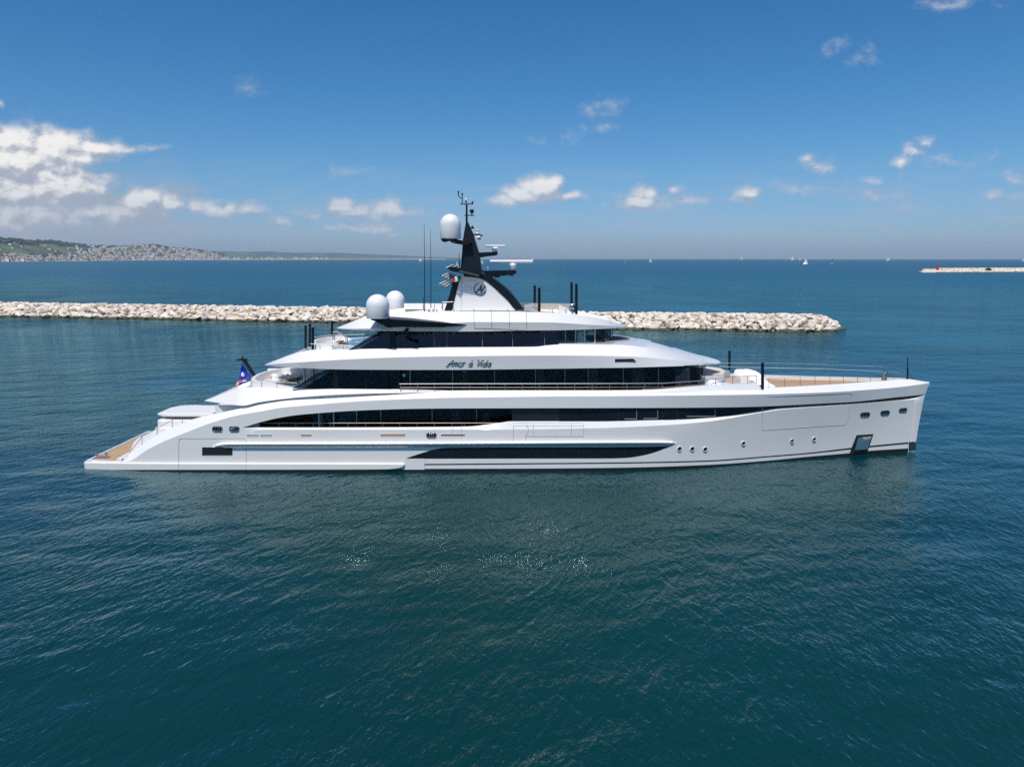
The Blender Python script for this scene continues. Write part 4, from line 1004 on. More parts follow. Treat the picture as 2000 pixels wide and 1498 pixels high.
MB().ringloft([P, [p+Vector((0,.05,0)) for p in P]]).build('screen_backing', simple('blue_grey_screen', (.035,.042,.06), .5), bh, smooth=False)
for px0, px1, y0, y1, m_ in ((847,860,663,677,CURTAIN),(957,976,650,676,GREYROOF),(1020,1062,668,676,GREYROOF2)):
    P = [at(px0,y0,BG_Y+.46), at(px1,y0,BG_Y+.46), at(px1,y1,BG_Y+.36), at(px0,y1,BG_Y+.36)]; MB().ringloft([P, [p+Vector((0,.08,0)) for p in P]]).build('blind' if px0 < 1000 else 'sofa_back', m_, bh, smooth=False)
# wheelhouse: clear curved glazing you can see into
wh = MB(); wy = -3.0; wx0, wx1 = at(1080,660,wy).x, at(1200,660,-1.5).x
wz0, wz1 = at(1150,673,wy).z-.1, 10.85
outl = [(wx0,3.0),(at(1104,660,wy).x,3.0),(at(1124,660,wy).x,3.0),(at(1142,660,wy).x,2.98),(at(1162,660,-2.9).x,2.85),(at(1180,660,-2.6).x,2.5),(wx1-.35,1.75),(wx1-.08,.9),(wx1,0)]
whb = MB().ringloft([[(x, -y, wz0) for x, y in outl]+[(x, y, wz0) for x, y in reversed(outl[:-1])], [(x, -y*.97, wz0+.22) for x, y in outl]+[(x, y*.97, wz0+.22) for x, y in reversed(outl[:-1])]]).build('wheelhouse', WHITE, Y, angle=30)
MB().ringloft([[(x-.12, -y*.93, wz0+.2) for x, y in outl]+[(x-.12, y*.93, wz0+.2) for x, y in reversed(outl[:-1])], [(x-.12, -y*.93, wz0+.24) for x, y in outl]+[(x-.12, y*.93, wz0+.24) for x, y in reversed(outl[:-1])]]).build('cabin_floor', DARK, whb, smooth=False)
ol = [(x, -y) for x, y in outl]+[(x, y) for x, y in reversed(outl[:-1])]
for (x_a, y_a), (x_b, y_b) in zip(ol[:-1], ol[1:]):
    MB().quadgrid([[(x_a,y_a,wz0+.24),(x_b,y_b,wz0+.24)], [(x_a,y_a,wz1),(x_b,y_b,wz1)]]).build('window', CLEAR, whb)
for x_, y_ in ol[1:-1]:
    MB().tube([(x_, y_*1.005, wz0+.2), (x_, y_*1.005, wz1)], .05 if abs(y_) > 2.8 else .03, 6).build('mullion', GREYWOOD if abs(y_) > 2.8 and x_ < 7 else BLACK, whb)
MB().ringloft([[(wx1-1.0,-2.0,wz0+.2),(wx1-.35,-1.2,wz0+.2),(wx1-.35,1.2,wz0+.2),(wx1-1.0,2.0,wz0+.2)], [(wx1-1.1,-2.0,wz0+.95),(wx1-.5,-1.2,wz0+.9),(wx1-.5,1.2,wz0+.9),(wx1-1.1,2.0,wz0+.95)]]).build('console', BLACK, whb, smooth=False)
MB().box((wx0+1.2, .8, wz0+.9), (1.6, 3.2, 1.4)).build('chart_cabinet', BLACK, whb, smooth=False)
# pillars under the overhangs
for px, y0, y1, yy in ((594.5,718,757,-3.2),(613,719,753,1.2),(738,645,656,-2.6)):
    MB().tube([at(px, y0, yy), at(px, y1, yy)], .10, 10).build('pillar', GREYWOOD, Y)

# ---------------- aft deck coamings (U shaped bulwarks) on two decks
def ucoaming(name, x_open, x_aft, hw, z0, z1, thick, mat, slope=.25):
    pl = [(x_open, -hw)]+[(x_aft+1.6, -hw)]+[(x_aft+1.6-1.6*math.sin(a), -hw*math.cos(a)) for a in np.linspace(.15, math.pi-.15, 15)]+[(x_aft+1.6, hw), (x_open, hw)]
    rings = []
    for i, (x, y) in enumerate(pl):
        sc = 1-thick/hw; xi = x if abs(y) >= hw-.001 else x+thick*.7; k = (0, len(pl)-1)
        zz = z1-(.55 if i in k else 0)
        rings.append([(x-slope*.5*(i not in k), y*1.03, z0), (x, y, zz), (xi+.02, y*sc, zz), (xi+.15, y*(sc-.04), z0)])
    return MB().ringloft(rings).build(name, mat, Y, angle=35)
zU = at(540, 757, -4.2).z
ucoaming('aft_coaming', at(583,740,-3.7).x, at(492,745,-1.2).x, 3.55, zU-.9, at(540,746.5,-3.6).z, .32, WHITE2)
zB = at(640, 683, -3.7).z
ucoaming('aft_coaming', at(672,675,-3.0).x, at(606,672,-1.2).x, 3.05, zB-.8, at(640,673,-3.1).z, .3, WHITE2)
# inner floors
MB().box((at(575,760,-2).x, 0, zU-.75), (7.4, 6.4, .1)).build('aft_deck', TEAK, Y, smooth=False)
for (pts, base, posts_, yy) in (([(488,744.5),(511,744.8),(541,746),(580,748)], 757.5, (490,511,541), -3.95), ([(606,671.5),(625,672.8),(650,674.2),(686,675),(691,677)], 683.5, (625,650,671), -3.55)):
    railing('deck_railing', None, [at(x, y, yy) for x, y in pts], [(at(x, base, yy), at(x, lin(pts, x), yy)) for x in posts_], Y, .022)
fy = 3.8
railing('deck_railing', None, [at(x, y, fy) for x, y in ((500,731),(530,725),(560,722.3),(592,721.8))], [(at(x, y+8, fy), at(x, y, fy)) for x, y in ((530,725),(560,722.3))], Y, .018)
railing('deck_railing', None, [at(x, y, 3.3) for x, y in ((612,659),(640,655),(700,653.5),(735,653))], [(at(x, y+9, 3.3), at(x, y, 3.3)) for x, y in ((621,657),(644,655),(687,653.6),(712,653.3))], Y, .018)
# steel handrails of the stairs up to the sun deck, brown treads
for y_ in (-.9, .1):
    MB().tube([at(653+3*y_, 664, y_), at(653+3*y_, 649, y_), at(657+3*y_, 646.5, y_), at(674+3*y_, 656, y_), at(678+3*y_, 660, y_), at(679+3*y_, 682, y_)], .035, 7).build('stair_handrail', STEEL, Y)
for k in range(6):
    p = at(664+3.6*k, 667+3.2*k, -.4); MB().box(p, (.42, 1.1, .06)).build('stair_tread', BROWN, Y, smooth=False)
# ---------------- hardtop fittings
mb = MB(); wpl = [(724,622.6,-5.25),(760,623.6,-5.3),(800,625.6,-5.3),(860,630.2,-5.0),(911,634.2,-4.5)]
rings = []
for px, py, yy in wpl:
    t_ = at(px, py, yy); h_ = {724:.10,760:.5,800:.52,860:.35,911:.06}[px]
    rings.append([(t_.x, yy, t_.z), (t_.x+.12*h_, yy+.08, t_.z-h_), (t_.x+.12*h_, -3.6, t_.z-h_*.75), (t_.x, -3.4, t_.z+.02)])
wing = MB().ringloft(rings).build('antenna_wing', BLACK, Y, angle=25)
P = [at(726,624.2,-5.30), at(757,640.2,-5.32), at(763,640.2,-5.32), at(733,624.2,-5.30)]
MB().ringloft([[p for p in P], [p+Vector((0,.4,0)) for p in P]]).build('wing_strut', BLACK, wing, smooth=False)
P = [at(731,640,-4.6), at(745,628,-4.6), at(760,640,-4.75), at(762,646,-4.6), at(731,646,-4.5)]
MB().ringloft([P, [p+Vector((0,1.2,0)) for p in P]]).build('wing_bracket', WHITE2, wing, smooth=False)
fl = MB()
for px, py in ((789,650),(796,655),(803,657),(809,660),(793,645)):
    c = at(px, py, -4.75); fl.lathe(c+Vector((0,-.12,0)), [(.05,0),(.13,.02),(.14,.2),(.04,.26)], 10, 'Y')
fl.tube([at(797,640,-4.6), at(797,648,-4.7), at(808,660,-4.7)], .06, 6); fl.build('floodlight_cluster', BLACK, wing)
def dome(c, r, h, name, parent):
    pr = [(r*.72, -.06), (r*.96, 0), (r, .06), (r, h-r*.98)]+[(r*math.cos(a), h-r+r*math.sin(a)) for a in np.linspace(.05, math.pi/2-.02, 12)]
    o = MB().lathe(c, pr, 40).build(name, RADOME, parent, angle=40)
    MB().lathe(Vector(c)+Vector((0,0,-.02)), [(r+.012,.0),(r+.012,.05),(r-.02,.05),(r-.02,0)], 40).build('base_ring', SHADEPANEL, o); return o
c = at(738.5, 620.6, -4.6); d1_ = dome(c, .84, 1.72, 'satellite_dome', Y); MB().tube([c-Vector((0,0,.3)), c], .22, 10).build('pedestal', BLACK, d1_)
c = at(772.6, 604.6, 4.2); d2_ = dome(c, .80, 1.62, 'satellite_dome', Y); MB().tube([c-Vector((0,0,.8)), c], .22, 10).build('pedestal', WHITE2, d2_)
# awning poles
for px, yb_, yt_, yy, nm in ((597,680,635.5,2.0,'awning_pole'),(605.3,680,632.5,3.4,'awning_pole'),(611.2,686.5,639.5,-3.0,'awning_pole'),(648.6,660,627,3.4,'awning_pole'),
        (1044.4,599.5,557.5,2.6,'awning_pole'),(1053.2,609,562,-2.7,'awning_pole'),(1116.3,598,551.5,2.0,'awning_pole'),(1125.7,614,554.5,-2.2,'awning_pole'),(1424.8,722,685,3.4,'awning_pole'),(1489.3,758,709,-3.45,'awning_pole')):
    a_, b_ = at(px, yb_, yy), at(px, yt_, yy); MB().tube([a_, b_], .105 if px != 1489.3 else .12, 10).build(nm, BLACK, Y)
for px, yb_, yt_, yy in ((829.3,609,438,-2.6),(841.5,602,447,2.0),(826.9,606,580,-2.7),(897,523,495,-.9)):
    MB().tube([at(px, yb_, yy), at(px, (yb_*.45+yt_*.55), yy), at(px-.8, yt_, yy)], .035, 6, .012).build('whip_antenna', BLACK, Y)
# sun deck bulwarks and rails
zs = at(1000, 608, -3.3).z
pl = [(at(925,600,2.6).x,2.7),(at(1000,600,2.6).x,2.7),(at(1080,602,2.3).x,2.4),(at(1125,606,1.6).x,1.6)]
MB().ringloft([[(x,y,zs-.3),(x,y-.2,zs+.22),(x,y,zs+.22),(x,y+.3,zs-.3)] for x, y in pl]).build('sundeck_coaming', BEIGE, Y, angle=30)
pl = [(at(790,600,2.9).x,2.9),(at(830,600,2.9).x,2.9),(at(885,600,2.9).x,2.9)]
MB().ringloft([[(x,y-.3,zs-.3),(x,y-.2,zs+.18),(x,y+.2,zs+.18),(x,y+.3,zs-.3)] for x, y in pl]).build('sundeck_coaming', WHITE2, Y, angle=30)
railing('deck_railing', None, [at(x, y, -3.3) for x, y in ((923,606),(927,603.6),(960,603.4),(992,603.5),(1006,604.5))], [(at(x, 609, -3.3), at(x, 603.5, -3.3)) for x in (926,959,992)], Y, .02)
railing('deck_railing', None, [at(x, y, 2.7) for x, y in ((1018,594.5),(1060,595.2),(1100,596),(1115,596.4))], [(at(x, 603, 2.7), at(x, 595.4, 2.7)) for x in (1044,1069,1112)], Y, .02)
railing('deck_railing', None, [at(x, y, -2.5) for x, y in ((1069,602.5),(1080,603.2),(1105,602.4),(1122,603))], [(at(x, 612.5, -2.5), at(x, 603, -2.5)) for x in (1079,1105)], Y, .02)
railing('deck_railing', None, [at(x, y, -2.9) for x, y in ((863,604),(864,590.6),(885,589.8),(886,606))], [(at(864.5, 607, -2.9), at(864.5, 591, -2.9))], Y, .03)
P = [at(1024,600,-1.0), at(1042,599,-1.0), at(1038,606.5,-1.0), at(1024,607.5,-1.0)]
MB().ringloft([P, [p+Vector((0,1.6,.1)) for p in P]]).build('sundeck_step', SHADEPANEL, Y, smooth=False)
P = [at(1092,596.6,-.5), at(1108,603,-.5), at(1111,612,-.5), at(1092,611,-.5)]
MB().ringloft([P, [p+Vector((0,1.8,0)) for p in P]]).build('helm_console', WHITE2, Y, smooth=False)
MB().lathe(at(1119,603,-1.6), [(.30,-.05),(.34,-.02),(.34,.05),(.26,.06),(.26,-.04)], 20, 'Y').tube([at(1119,603,-1.6)+Vector((-.3,0,0)), at(1119,603,-1.6)+Vector((.3,0,0))], .03, 6).tube([at(1119,603,-1.6), at(1119,612,-1.6)], .06, 6).build('searchlight', CHROME, Y)
MB().lathe(at(838,606.5,-2.9), [(.10,-.1),(.10,.03),(.02,.1)], 8).lathe(at(846,606.5,-2.9), [(.06,-.1),(.06,.05),(.02,.1)], 8).lathe(at(853,606.5,-2.9), [(.06,-.1),(.06,.03),(.02,.1)], 8).build('deck_lights', SHADEPANEL, Y)
MB().lathe(at(1026,596,2.4), [(.32,-.06),(.34,0),(.1,.1)], 14).build('floodlight', CHROME, Y)

# ---------------- mast
M0, M1 = -1.35, 1.35
def px_prism(pts, y0, y1, name, mat, parent, angle=28, taper=1.0):
    front = [at(x, y, y0) for x, y in pts]; return MB().ringloft([front, [Vector((p.x, y1, p.z)) for p in front]]).build(name, mat, parent, angle=angle)
fin = px_prism([(884,607),(890,575),(897,548),(902,538),(938,543),(948,548),(959,556),(976,572),(993.6,589),(1007,607)], M0, M1, 'mast', WHITE, Y)
outer = [(1023,605.5),(1011,589),(1002,577.5),(993.6,568),(985,560),(976,553),(967,546.5),(959,541),(948,536.5),(930,533),(905,531)]
inner = [(905,540),(930,542.5),(940,544.5),(949.5,549.5),(959,556.8),(968,564.6),(976,572.4),(985,581),(993.6,589.6),(1000,598),(1006.5,606.5)]
px_prism(outer+inner, M0-.06, M1+.06, 'mast_arch', BLACK, fin)
px_prism([(867.5,607),(872,595),(878,575),(884,553),(890,541),(899,541),(897,549),(890,576),(881.5,607)], M0-.06, M1+.06, 'mast_leg', BLACK, fin)
tw = [(900.5,527),(902,500),(904,467.5),(907,448),(909.2,434.6),(914,434.6),(918,444),(924,457),(929,474),(934.6,492),(938,510),(942,535)]
f_ = [at(x, y, -.55) for x, y in tw]
MB().ringloft([[Vector((p.x, -.75+.5*ramp01(p.z, f_[0].z, f_[4].z), p.z)) for p in f_], [Vector((p.x, .75-.5*ramp01(p.z, f_[0].z, f_[4].z), p.z)) for p in f_]]).build('mast_tower', BLACK, fin, angle=25)
px_prism([(901,469),(914,468),(914,475.5),(901,475.5)], -.83, -.6, 'mast_hatch', simple('dark_hatch', (.02,.024,.034), .5), fin) if False else None
px_prism([(872,523.5),(885,521.5),(903,524.5),(940,533.2),(942,536),(936,541),(918,538),(896,533),(882,530)], -2.1, 2.1, 'mast_wing', BLACK, fin)
P = [at(894,531.5,-2.12), at(935,540.4,-2.12), at(936,536.5,-2.12), at(900,528,-2.12)]
MB().ringloft([P, [p+Vector((0,.05,0)) for p in P]]).build('wing_trim', simple('dark_grey_trim', (.06,.058,.06), .4), fin, smooth=False)
px_prism([(940,529.4),(960,528.8),(1004,527.8),(1008.6,529),(1008.6,534),(1003,537),(975,539.5),(962,540.5),(952,538.5)], -.3, .3, 'radar_arm', BLACK, fin)
MB().lathe(at(999.5,538,0), [(.12,-.05),(.12,.08)], 10).lathe(at(971,541.2,0), [(.22,-.03),(.22,.05),(.08,.1)], 10).build('nav_light', BLACK, fin)
px_prism([(934,493.6),(962,492.2),(970,491.2),(972.4,494),(972,497.2),(968.6,499.4),(950,501.4),(937,503.6)], -.25, .25, 'radar_arm', BLACK, fin)
# open array radars
def radar(pxc, y0, y1, ytop, pxa, pxb, rz, name):
    c0, c1 = at(pxc, y1, 0), at(pxc, y0, 0); r_ = (at(pxc+7, y0, 0).x-c1.x)
    o = MB().lathe(c0, [(r_*.62,0),(r_*.78,.12),(r_*.98,(c1.z-c0.z)*.75),(r_*.7,c1.z-c0.z)], 20).build(name, RADOME, fin, angle=30)
    a_, b_ = at(pxa, (y0+ytop)/2, 0), at(pxb, (y0+ytop)/2, 0); ln = (b_-a_).length/math.cos(rz); mid = (a_+b_)/2
    hgt = at(pxa, ytop, 0).z-at(pxa, y0, 0).z; rr = hgt/2; rings = []
    for s in (-.5, -.49, .49, .5):
        e = .7 if abs(s) == .5 else 1; ring = []
        for k in range(10):
            aa = 2*math.pi*k/10; yl, zl = rr*1.1*e*math.cos(aa), rr*e*math.sin(aa); xl = s*ln
            ring.append((mid.x+xl*math.cos(rz)-yl*math.sin(rz), mid.y+xl*math.sin(rz)+yl*math.cos(rz), mid.z+zl))
        rings.append(ring)
    MB().ringloft(rings).build('antenna_bar', RADOME, o, angle=40); return o
radar(1001.6, 514.4, 526.8, 507.6, 957, 1040, .25, 'radar'); radar(967, 483.2, 491.6, 478.4, 949, 985.5, .5, 'radar')
MB().tube([at(1040.5,513,.9), at(1040.5,503.5,.9)], .05, 6, .02).build('light_rod', RADOME, fin)
# dome on its arm
px_prism([(905,470.6),(921,473.8),(913,479.4),(905,478.6),(892,476.6),(882,474.4),(877,467.5),(888,466.5)], -1.05, -.45, 'dome_arm', BLACK, fin)
P = [at(881,466.4,-1.08), at(884,466.4,-1.08), at(890,474,-1.08), at(886,474,-1.08)]
MB().ringloft([P, [p+Vector((0,.05,0)) for p in P]]).build('arm_trim', simple('grey_trim', (.30,.30,.30), .4), fin, smooth=False)
px_prism([(861,466.8),(890,466),(890,468.5),(872,471.5),(866,473),(861.5,469.6)], -1.6, -.5, 'dome_tray', BLACK, fin)
dome(at(880, 465.6, -1.1), .80, 1.83, 'satellite_dome', fin)
# pole, spreaders and instruments
MB().tube([at(911.6,436,0), at(911.4,398,0)], .085, 8, .07).build('mast_pole', BLACK, fin)
for A_, B_, r_ in (((898.5,398.6),(924,398.6),.06),((907,420.8),(926.3,421),.055),((919,446),(926.5,445.8),.05),((924,458.4),(938,457.6),.08)): MB().tube([at(*A_,0), at(*B_,0)], r_, 6).build('spreader', BLACK, fin)
MB().tube([at(902.8,398,0), at(902.8,379,0)], .035, 6).tube([at(902.6,388.5,0), at(897.5,386,0), at(895.4,382,0), at(895.3,375.5,0)], .035, 6).lathe(at(902.8,380,0), [(.02,-.05),(.09,0),(.02,.1)], 8).lathe(at(895.3,376,0), [(.02,-.05),(.09,0),(.02,.1)], 8).build('wind_sensor', BLACK, fin)
MB().tube([at(910.2,396,0), at(910.2,392.6,0)], .07, 8).lathe(at(922.8,397.2,0), [(.08,0),(.05,.12),(.01,.15)], 8).build('masthead_light', BLACK, fin)
MB().lathe(at(910.2,392.4,0), [(.10,0),(.11,.12),(.02,.2)], 10).build('masthead_lamp', RADOME, fin)
MB().lathe(at(921.4,412.8,-.12), [(.10,-.02),(.17,.02),(.17,.2),(.10,.24)], 14, 'Y').tube([at(921.4,413,0), at(921.4,420.8,0)], .04, 6).build('loudhailer', BLACK, fin)
MB().lathe(at(922.5,445.4,0), [(.14,0),(.1,.05),(.05,.16)], 8).build('nav_light', BLACK, fin)
MB().lathe(at(932.2,457,0), [(.15,.0),(.15,.06),(.09,.1),(.10,.24),(.12,.28),(.04,.34)], 12).build('camera_turret', RADOME, fin)
MB().lathe(at(936,468.2,-.2), [(.10,-.02),(.15,.05),(.12,.14),(.03,.2)], 12).lathe(at(940,461.2,-.2), [(.10,-.04),(.13,.05),(.03,.12)], 10).tube([at(931,464,-.2), at(943,461,-.2)], .03, 6).build('searchlight', CHROME, fin)
MB().lathe(at(953,525,0), [(.05,0),(.06,.1),(.01,.14)], 8).tube([at(953,529,0), at(953,525,0)], .02, 5).build('nav_light', RADOME, fin)
# horns and lamps at the back of the mast
for px, py in ((884,525),(876,541),(871,556)):
    c = at(px, py, -.9); hn = MB()
    for k in range(3):
        d_ = Vector((.22*k-.2, -.05, -.10*k+.1)); hn.tube([c+d_+Vector((.30,.0,.22)), c+d_+Vector((-.28,-.08,-.05))], .06, 8, .105)
    hn.build('horn', simple('dark_horn_metal', (.30,.30,.30), .35, .8), fin)
# louvre and emblem on the fin
for k in range(6): MB().tube([at(903,561+3*k,M0-.005), at(923,561+3*k,M0-.005)], .010, 4).build('louvre', SHADEPANEL, fin)
MB().tube([at(901.5,543,M0-.004), at(901.5,606,M0-.004)], .010, 4).build('door_seam', SEAM, fin)
def ribbon(mb, pts, w0, w1, yv, thick=.03):
    """flat brush stroke in the XZ plane"""
    rings = []
    n = len(pts)
    for i, p in enumerate(pts):
        d = (pts[min(i+1, n-1)]-pts[max(i-1, 0)]); d = Vector((d.x, 0, d.z)).normalized(); a = Vector((-d.z, 0, d.x))
        w_ = w0+(w1-w0)*math.sin(math.pi*i/max(1, n-1)); q = Vector((p.x, yv, p.z)); t = Vector((0, thick, 0))
        rings.append([q+a*w_/2, q-a*w_/2, q-a*w_/2+t, q+a*w_/2+t])
    mb.ringloft(rings)
cE = at(937.6, 565.4, M0-.03); R_ = 11.4/F*55*.985; em = MB()
ribbon(em, [cE+Vector((R_*math.cos(a), 0, R_*math.sin(a))) for a in np.linspace(math.radians(100), math.radians(415), 36)], .05, .11, cE.y)
ribbon(em, [cE+Vector((x*R_, 0, z*R_)) for x, z in ((-.95,-.55),(-.55,-.5),(-.05,.1),(.25,.75))], .06, .13, cE.y)
ribbon(em, [cE+Vector((x*R_, 0, z*R_)) for x, z in ((.25,.75),(.15,.1),(.2,-.65))], .08, .14, cE.y)
ribbon(em, [cE+Vector((x*R_, 0, z*R_)) for x, z in ((.2,-.65),(.55,.1),(.95,.62))], .07, .13, cE.y)
ribbon(em, [cE+Vector((x*R_, 0, z*R_)) for x, z in ((-.5,.0),(-.1,-.12),(.3,-.05))], .05, .08, cE.y)
em.build('emblem', GREYLET, fin, smooth=False)
# ---------------- the name on the bridge deck face
def glyphs():
    E = lambda cx, cy, rx, ry, a0=60, a1=430: [(cx+rx*math.cos(math.radians(a)), cy+ry*math.sin(math.radians(a))) for a in np.linspace(a0, a1, 14)]
    G = {'A': ([[(-.05,.12),(.1,-.02),(.3,.15),(.6,.85),(.9,1.5)], [(.9,1.5),(.88,.8),(.92,.1),(1.05,.05)], [(.1,.5),(.5,.55),(1.08,.62)]], 1.15),
         'm': ([[(0,.75),(.1,.85),(.1,0)], [(.1,.45),(.3,.88),(.42,.75),(.4,0)], [(.4,.45),(.62,.88),(.74,.75),(.70,.12),(.86,.1)]], .92),
         'o': ([E(.3,.44,.28,.42)], .66), 'r': ([[(0,.75),(.1,.85),(.1,0)], [(.1,.45),(.28,.85),(.46,.78)]], .62),
         'a': ([E(.28,.42,.26,.38), [(.54,.85),(.52,.1),(.70,.1)]], .76), 'à': ([E(.28,.42,.26,.38), [(.54,.85),(.52,.1),(.70,.1)], [(.18,1.45),(.42,1.15)]], .76),
         'V': ([[(-.05,1.3),(.1,1.5),(.22,1.2),(.32,.05)], [(.32,.05),(.55,.6),(.9,1.35),(1.05,1.5)]], .88), 'i': ([[(.06,.85),(.04,.12),(.2,.1)], [(.12,1.15),(.14,1.28)]], .32),
         'd': ([E(.28,.42,.26,.38), [(.60,1.55),(.54,.8),(.52,.1),(.70,.1)]], .78), ' ': ([], .52)}
    return G
G = glyphs(); text = 'Amor à Vida'; tot = sum(G[ch][1] for ch in text); x = 0
pL, pR = at(871.5, 715.6, -5.27), at(962, 715.6, -5.27); u_ = (pR.x-pL.x)/(tot+.25); lb = MB(); capz = at(871, 702.8, -5.27).z-pL.z; zz = capz/1.5
for ch in text:
    for stroke in G[ch][0]:
        P = []
        for i in range(len(stroke)-1):
            for k in range(3):
                t = k/3; P.append((stroke[i][0]*(1-t)+stroke[i+1][0]*t, stroke[i][1]*(1-t)+stroke[i+1][1]*t))
        P.append(stroke[-1])
        ribbon(lb, [Vector((pL.x+(x+a_+.30*b_)*u_, 0, pL.z+b_*zz)) for a_, b_ in P], .05, .10, -5.222, .05)
    if ch == ' ' or ch == text[-1] and x > tot-1.2:
        lb.build('name_lettering', GREYLET, bd, smooth=False); lb = MB()
    x += G[ch][1]

# ---------------- foredeck rails
def fore_rail(sgn, pts, posts_, wires):
    P = lambda px, py: at(px, py, 0)
    out = []
    for px, yb_, yt_ in posts_:
        p = at(px, yb_, sgn*3)
        for _ in range(10):
            k = float(np.interp(p.x, [q.x for q in CC], [q.y for q in CC])); p = at(px, yb_, -k*sgn-sgn*.12 if sgn > 0 else k+.12)
        out.append((p, at(px, yt_, p.y)))
    railing('bow_railing', None, [b_ for a_, b_ in out], out, Y, .008, wires, .018)
fore_rail(-1, None, [(1501.7,757.6,738.8),(1532.5,756.6,737.4),(1563,755.3,736.2),(1592,753.8,735),(1621,752.2,734),(1647.5,751.3,732.8),(1675,750,730.5),(1700,748.3,729),(1724,746.5,727.8),(1746,744.8,726),(1765,743.6,722.6)], 1)
fore_rail(1, None, [(1405,722,709.4),(1433,726,708.8),(1462,726.5,709),(1492,727.5,709.4),(1522,728,709.8),(1553,728.6,710.4),(1583.5,729.4,711.2),(1614.6,730.2,712),(1646,731.4,713),(1678,732.4,714.4),(1710.5,734.2,715.6),(1743,736.6,717.4),(1759,737.6,719.5)], 1)
c = at(1772.5, 741.5, 0); MB().tube([c, at(1772.8, 719, 0)], .06, 8).tube([at(1772.8, 719, 0), at(1772.6, 697.5, 0)], .035, 8).tube([at(1773,726,0), at(1783.5,741,0)], .012, 5).build('jackstaff', BLACK, Y)
MB().lathe(at(1728.5,734,.3), [(.12,-.3),(.12,.1),(.22,.15),(.2,.4),(.05,.5)], 12).tube([at(1725,745,.1), at(1725,729,.1)], .03, 6).tube([at(1731,744,.1), at(1731,729,.1)], .03, 6).build('bell_stand', CHROME, Y)
# cleat on the swim platform
cl_ = atz(200, 893, .52); MB().tube([cl_+Vector((-.35,0,0)), cl_+Vector((-.35,0,.32))], .08, 8).tube([cl_+Vector((.35,0,0)), cl_+Vector((.35,0,.32))], .08, 8).tube([cl_+Vector((-.5,0,.32)), cl_+Vector((-.2,0,.30))], .06, 8).tube([cl_+Vector((.2,0,.30)), cl_+Vector((.5,0,.32))], .06, 8).box(cl_+Vector((0,0,.03)), (1.0,.3,.05)).build('mooring_cleat', CHROME, Y)
pl = [(-32.6,4.3),(-31,4.62),(-27,4.86)]
for sg in (-1, 1): MB().ringloft([[(x, sg*(y-.06), .45),(x, sg*(y-.06), .60),(x, sg*(y+.12), .60),(x, sg*(y+.12), .45)] for x, y in pl]).build('platform_edge', WHITE, Y, angle=30)
MB().box((-32.62, 0, .52), (.18, 8.9, .10)).build('platform_edge', WHITE, Y)
# ensign staff
es = px_prism([(473,704.8),(478.5,704.2),(500,737),(494,738)], -.14, .14, 'ensign_staff', BLACK, Y)
MB().lathe(at(473,702.6,0), [(.05,.12),(.45,.02),(.5,-.03),(.1,-.08)], 16).tube([at(473.6,702,0), at(473.6,694.5,0)], .06, 8, .04).build('staff_cap', BLACK, es)
for dx_ in (2.2, 6): MB().tube([at(470.5+dx_, 705.5, -.17), at(490+dx_, 737.5, -.17)], .018, 5).build('staff_trim', STEEL, es)

# ================================================================== loose things aboard
def flagmesh(nu, nv, fn, mats, pick):
    me = bpy.data.meshes.new('flag'); v = [tuple(fn(i/(nu-1), j/(nv-1))) for j in range(nv) for i in range(nu)]; f = []; mi = []
    for j in range(nv-1):
        for i in range(nu-1):
            a_ = j*nu+i; f.append([a_, a_+1, a_+nu+1, a_+nu]); mi.append(pick((i+.5)/(nu-1), (j+.5)/(nv-1)))
    me.from_pydata(v, [], f)
    for m_ in mats: me.materials.append(m_)
    for p, k in zip(me.polygons, mi): p.material_index = k
    me.shade_smooth(); o = bpy.data.objects.new('flag', me); COL.objects.link(o)
    md = o.modifiers.new('thickness', 'SOLIDIFY'); md.thickness = .012; return o
FB = simple('flag_blue', (.012,.045,.42), .8, 0, 0, .1, 3); FO = simple('flag_orange', (.75,.16,.03), .8); FW = simple('flag_white', (.78,.78,.78), .8)
# the ensign hangs in folds from the raked staff
top, bot = at(472.5,709,0), at(490,736,0)
def ens(u, v):
    h = top.lerp(bot, v); e = at(464.5+v*0.5, 752, 0).lerp(at(476,745,0), v) if False else None
    a_ = Vector((h.x, 0, h.z)); low_ = at(462+ (1-v)*-.5+v*17, 756-v*9, 0)
    p = a_.lerp(Vector((low_.x, 0, low_.z)), u); p.y = .16*math.sin(u*5+v*9)*u
    return p
fl_ = flagmesh(22, 26, ens, [FB, FO, FW], lambda u, v: (2 if ((v-.36)/.15)**2+((u-.38)/.10)**2 < 1 else 1 if .60 < u+.16*v-.12 < .70 else 2 if .70 <= u+.16*v-.12 < .79 else 1 if (u > .86 and v < .25) else 0))
fl_.name = 'ensign_flag'; tag(fl_, 'blue ensign with white star and orange and white band hanging at the stern', 'flag')
IG = simple('flag_green', (.0,.16,.06), .8); IR = simple('flag_red', (.50,.015,.02), .8)
def ita(u, v): p = at(899-u*16.5, 539.5+v*10.5+u*1.6, -1.9); p.y += .07*math.sin(u*8+v*2); return p
fl2 = flagmesh(22, 8, ita, [IG, FW, IR], lambda u, v: 0 if u < .33 else 1 if u < .66 else 2); fl2.name = 'courtesy_flag'
tag(fl2, 'small green white and red flag flying below the dark mast wing', 'flag')
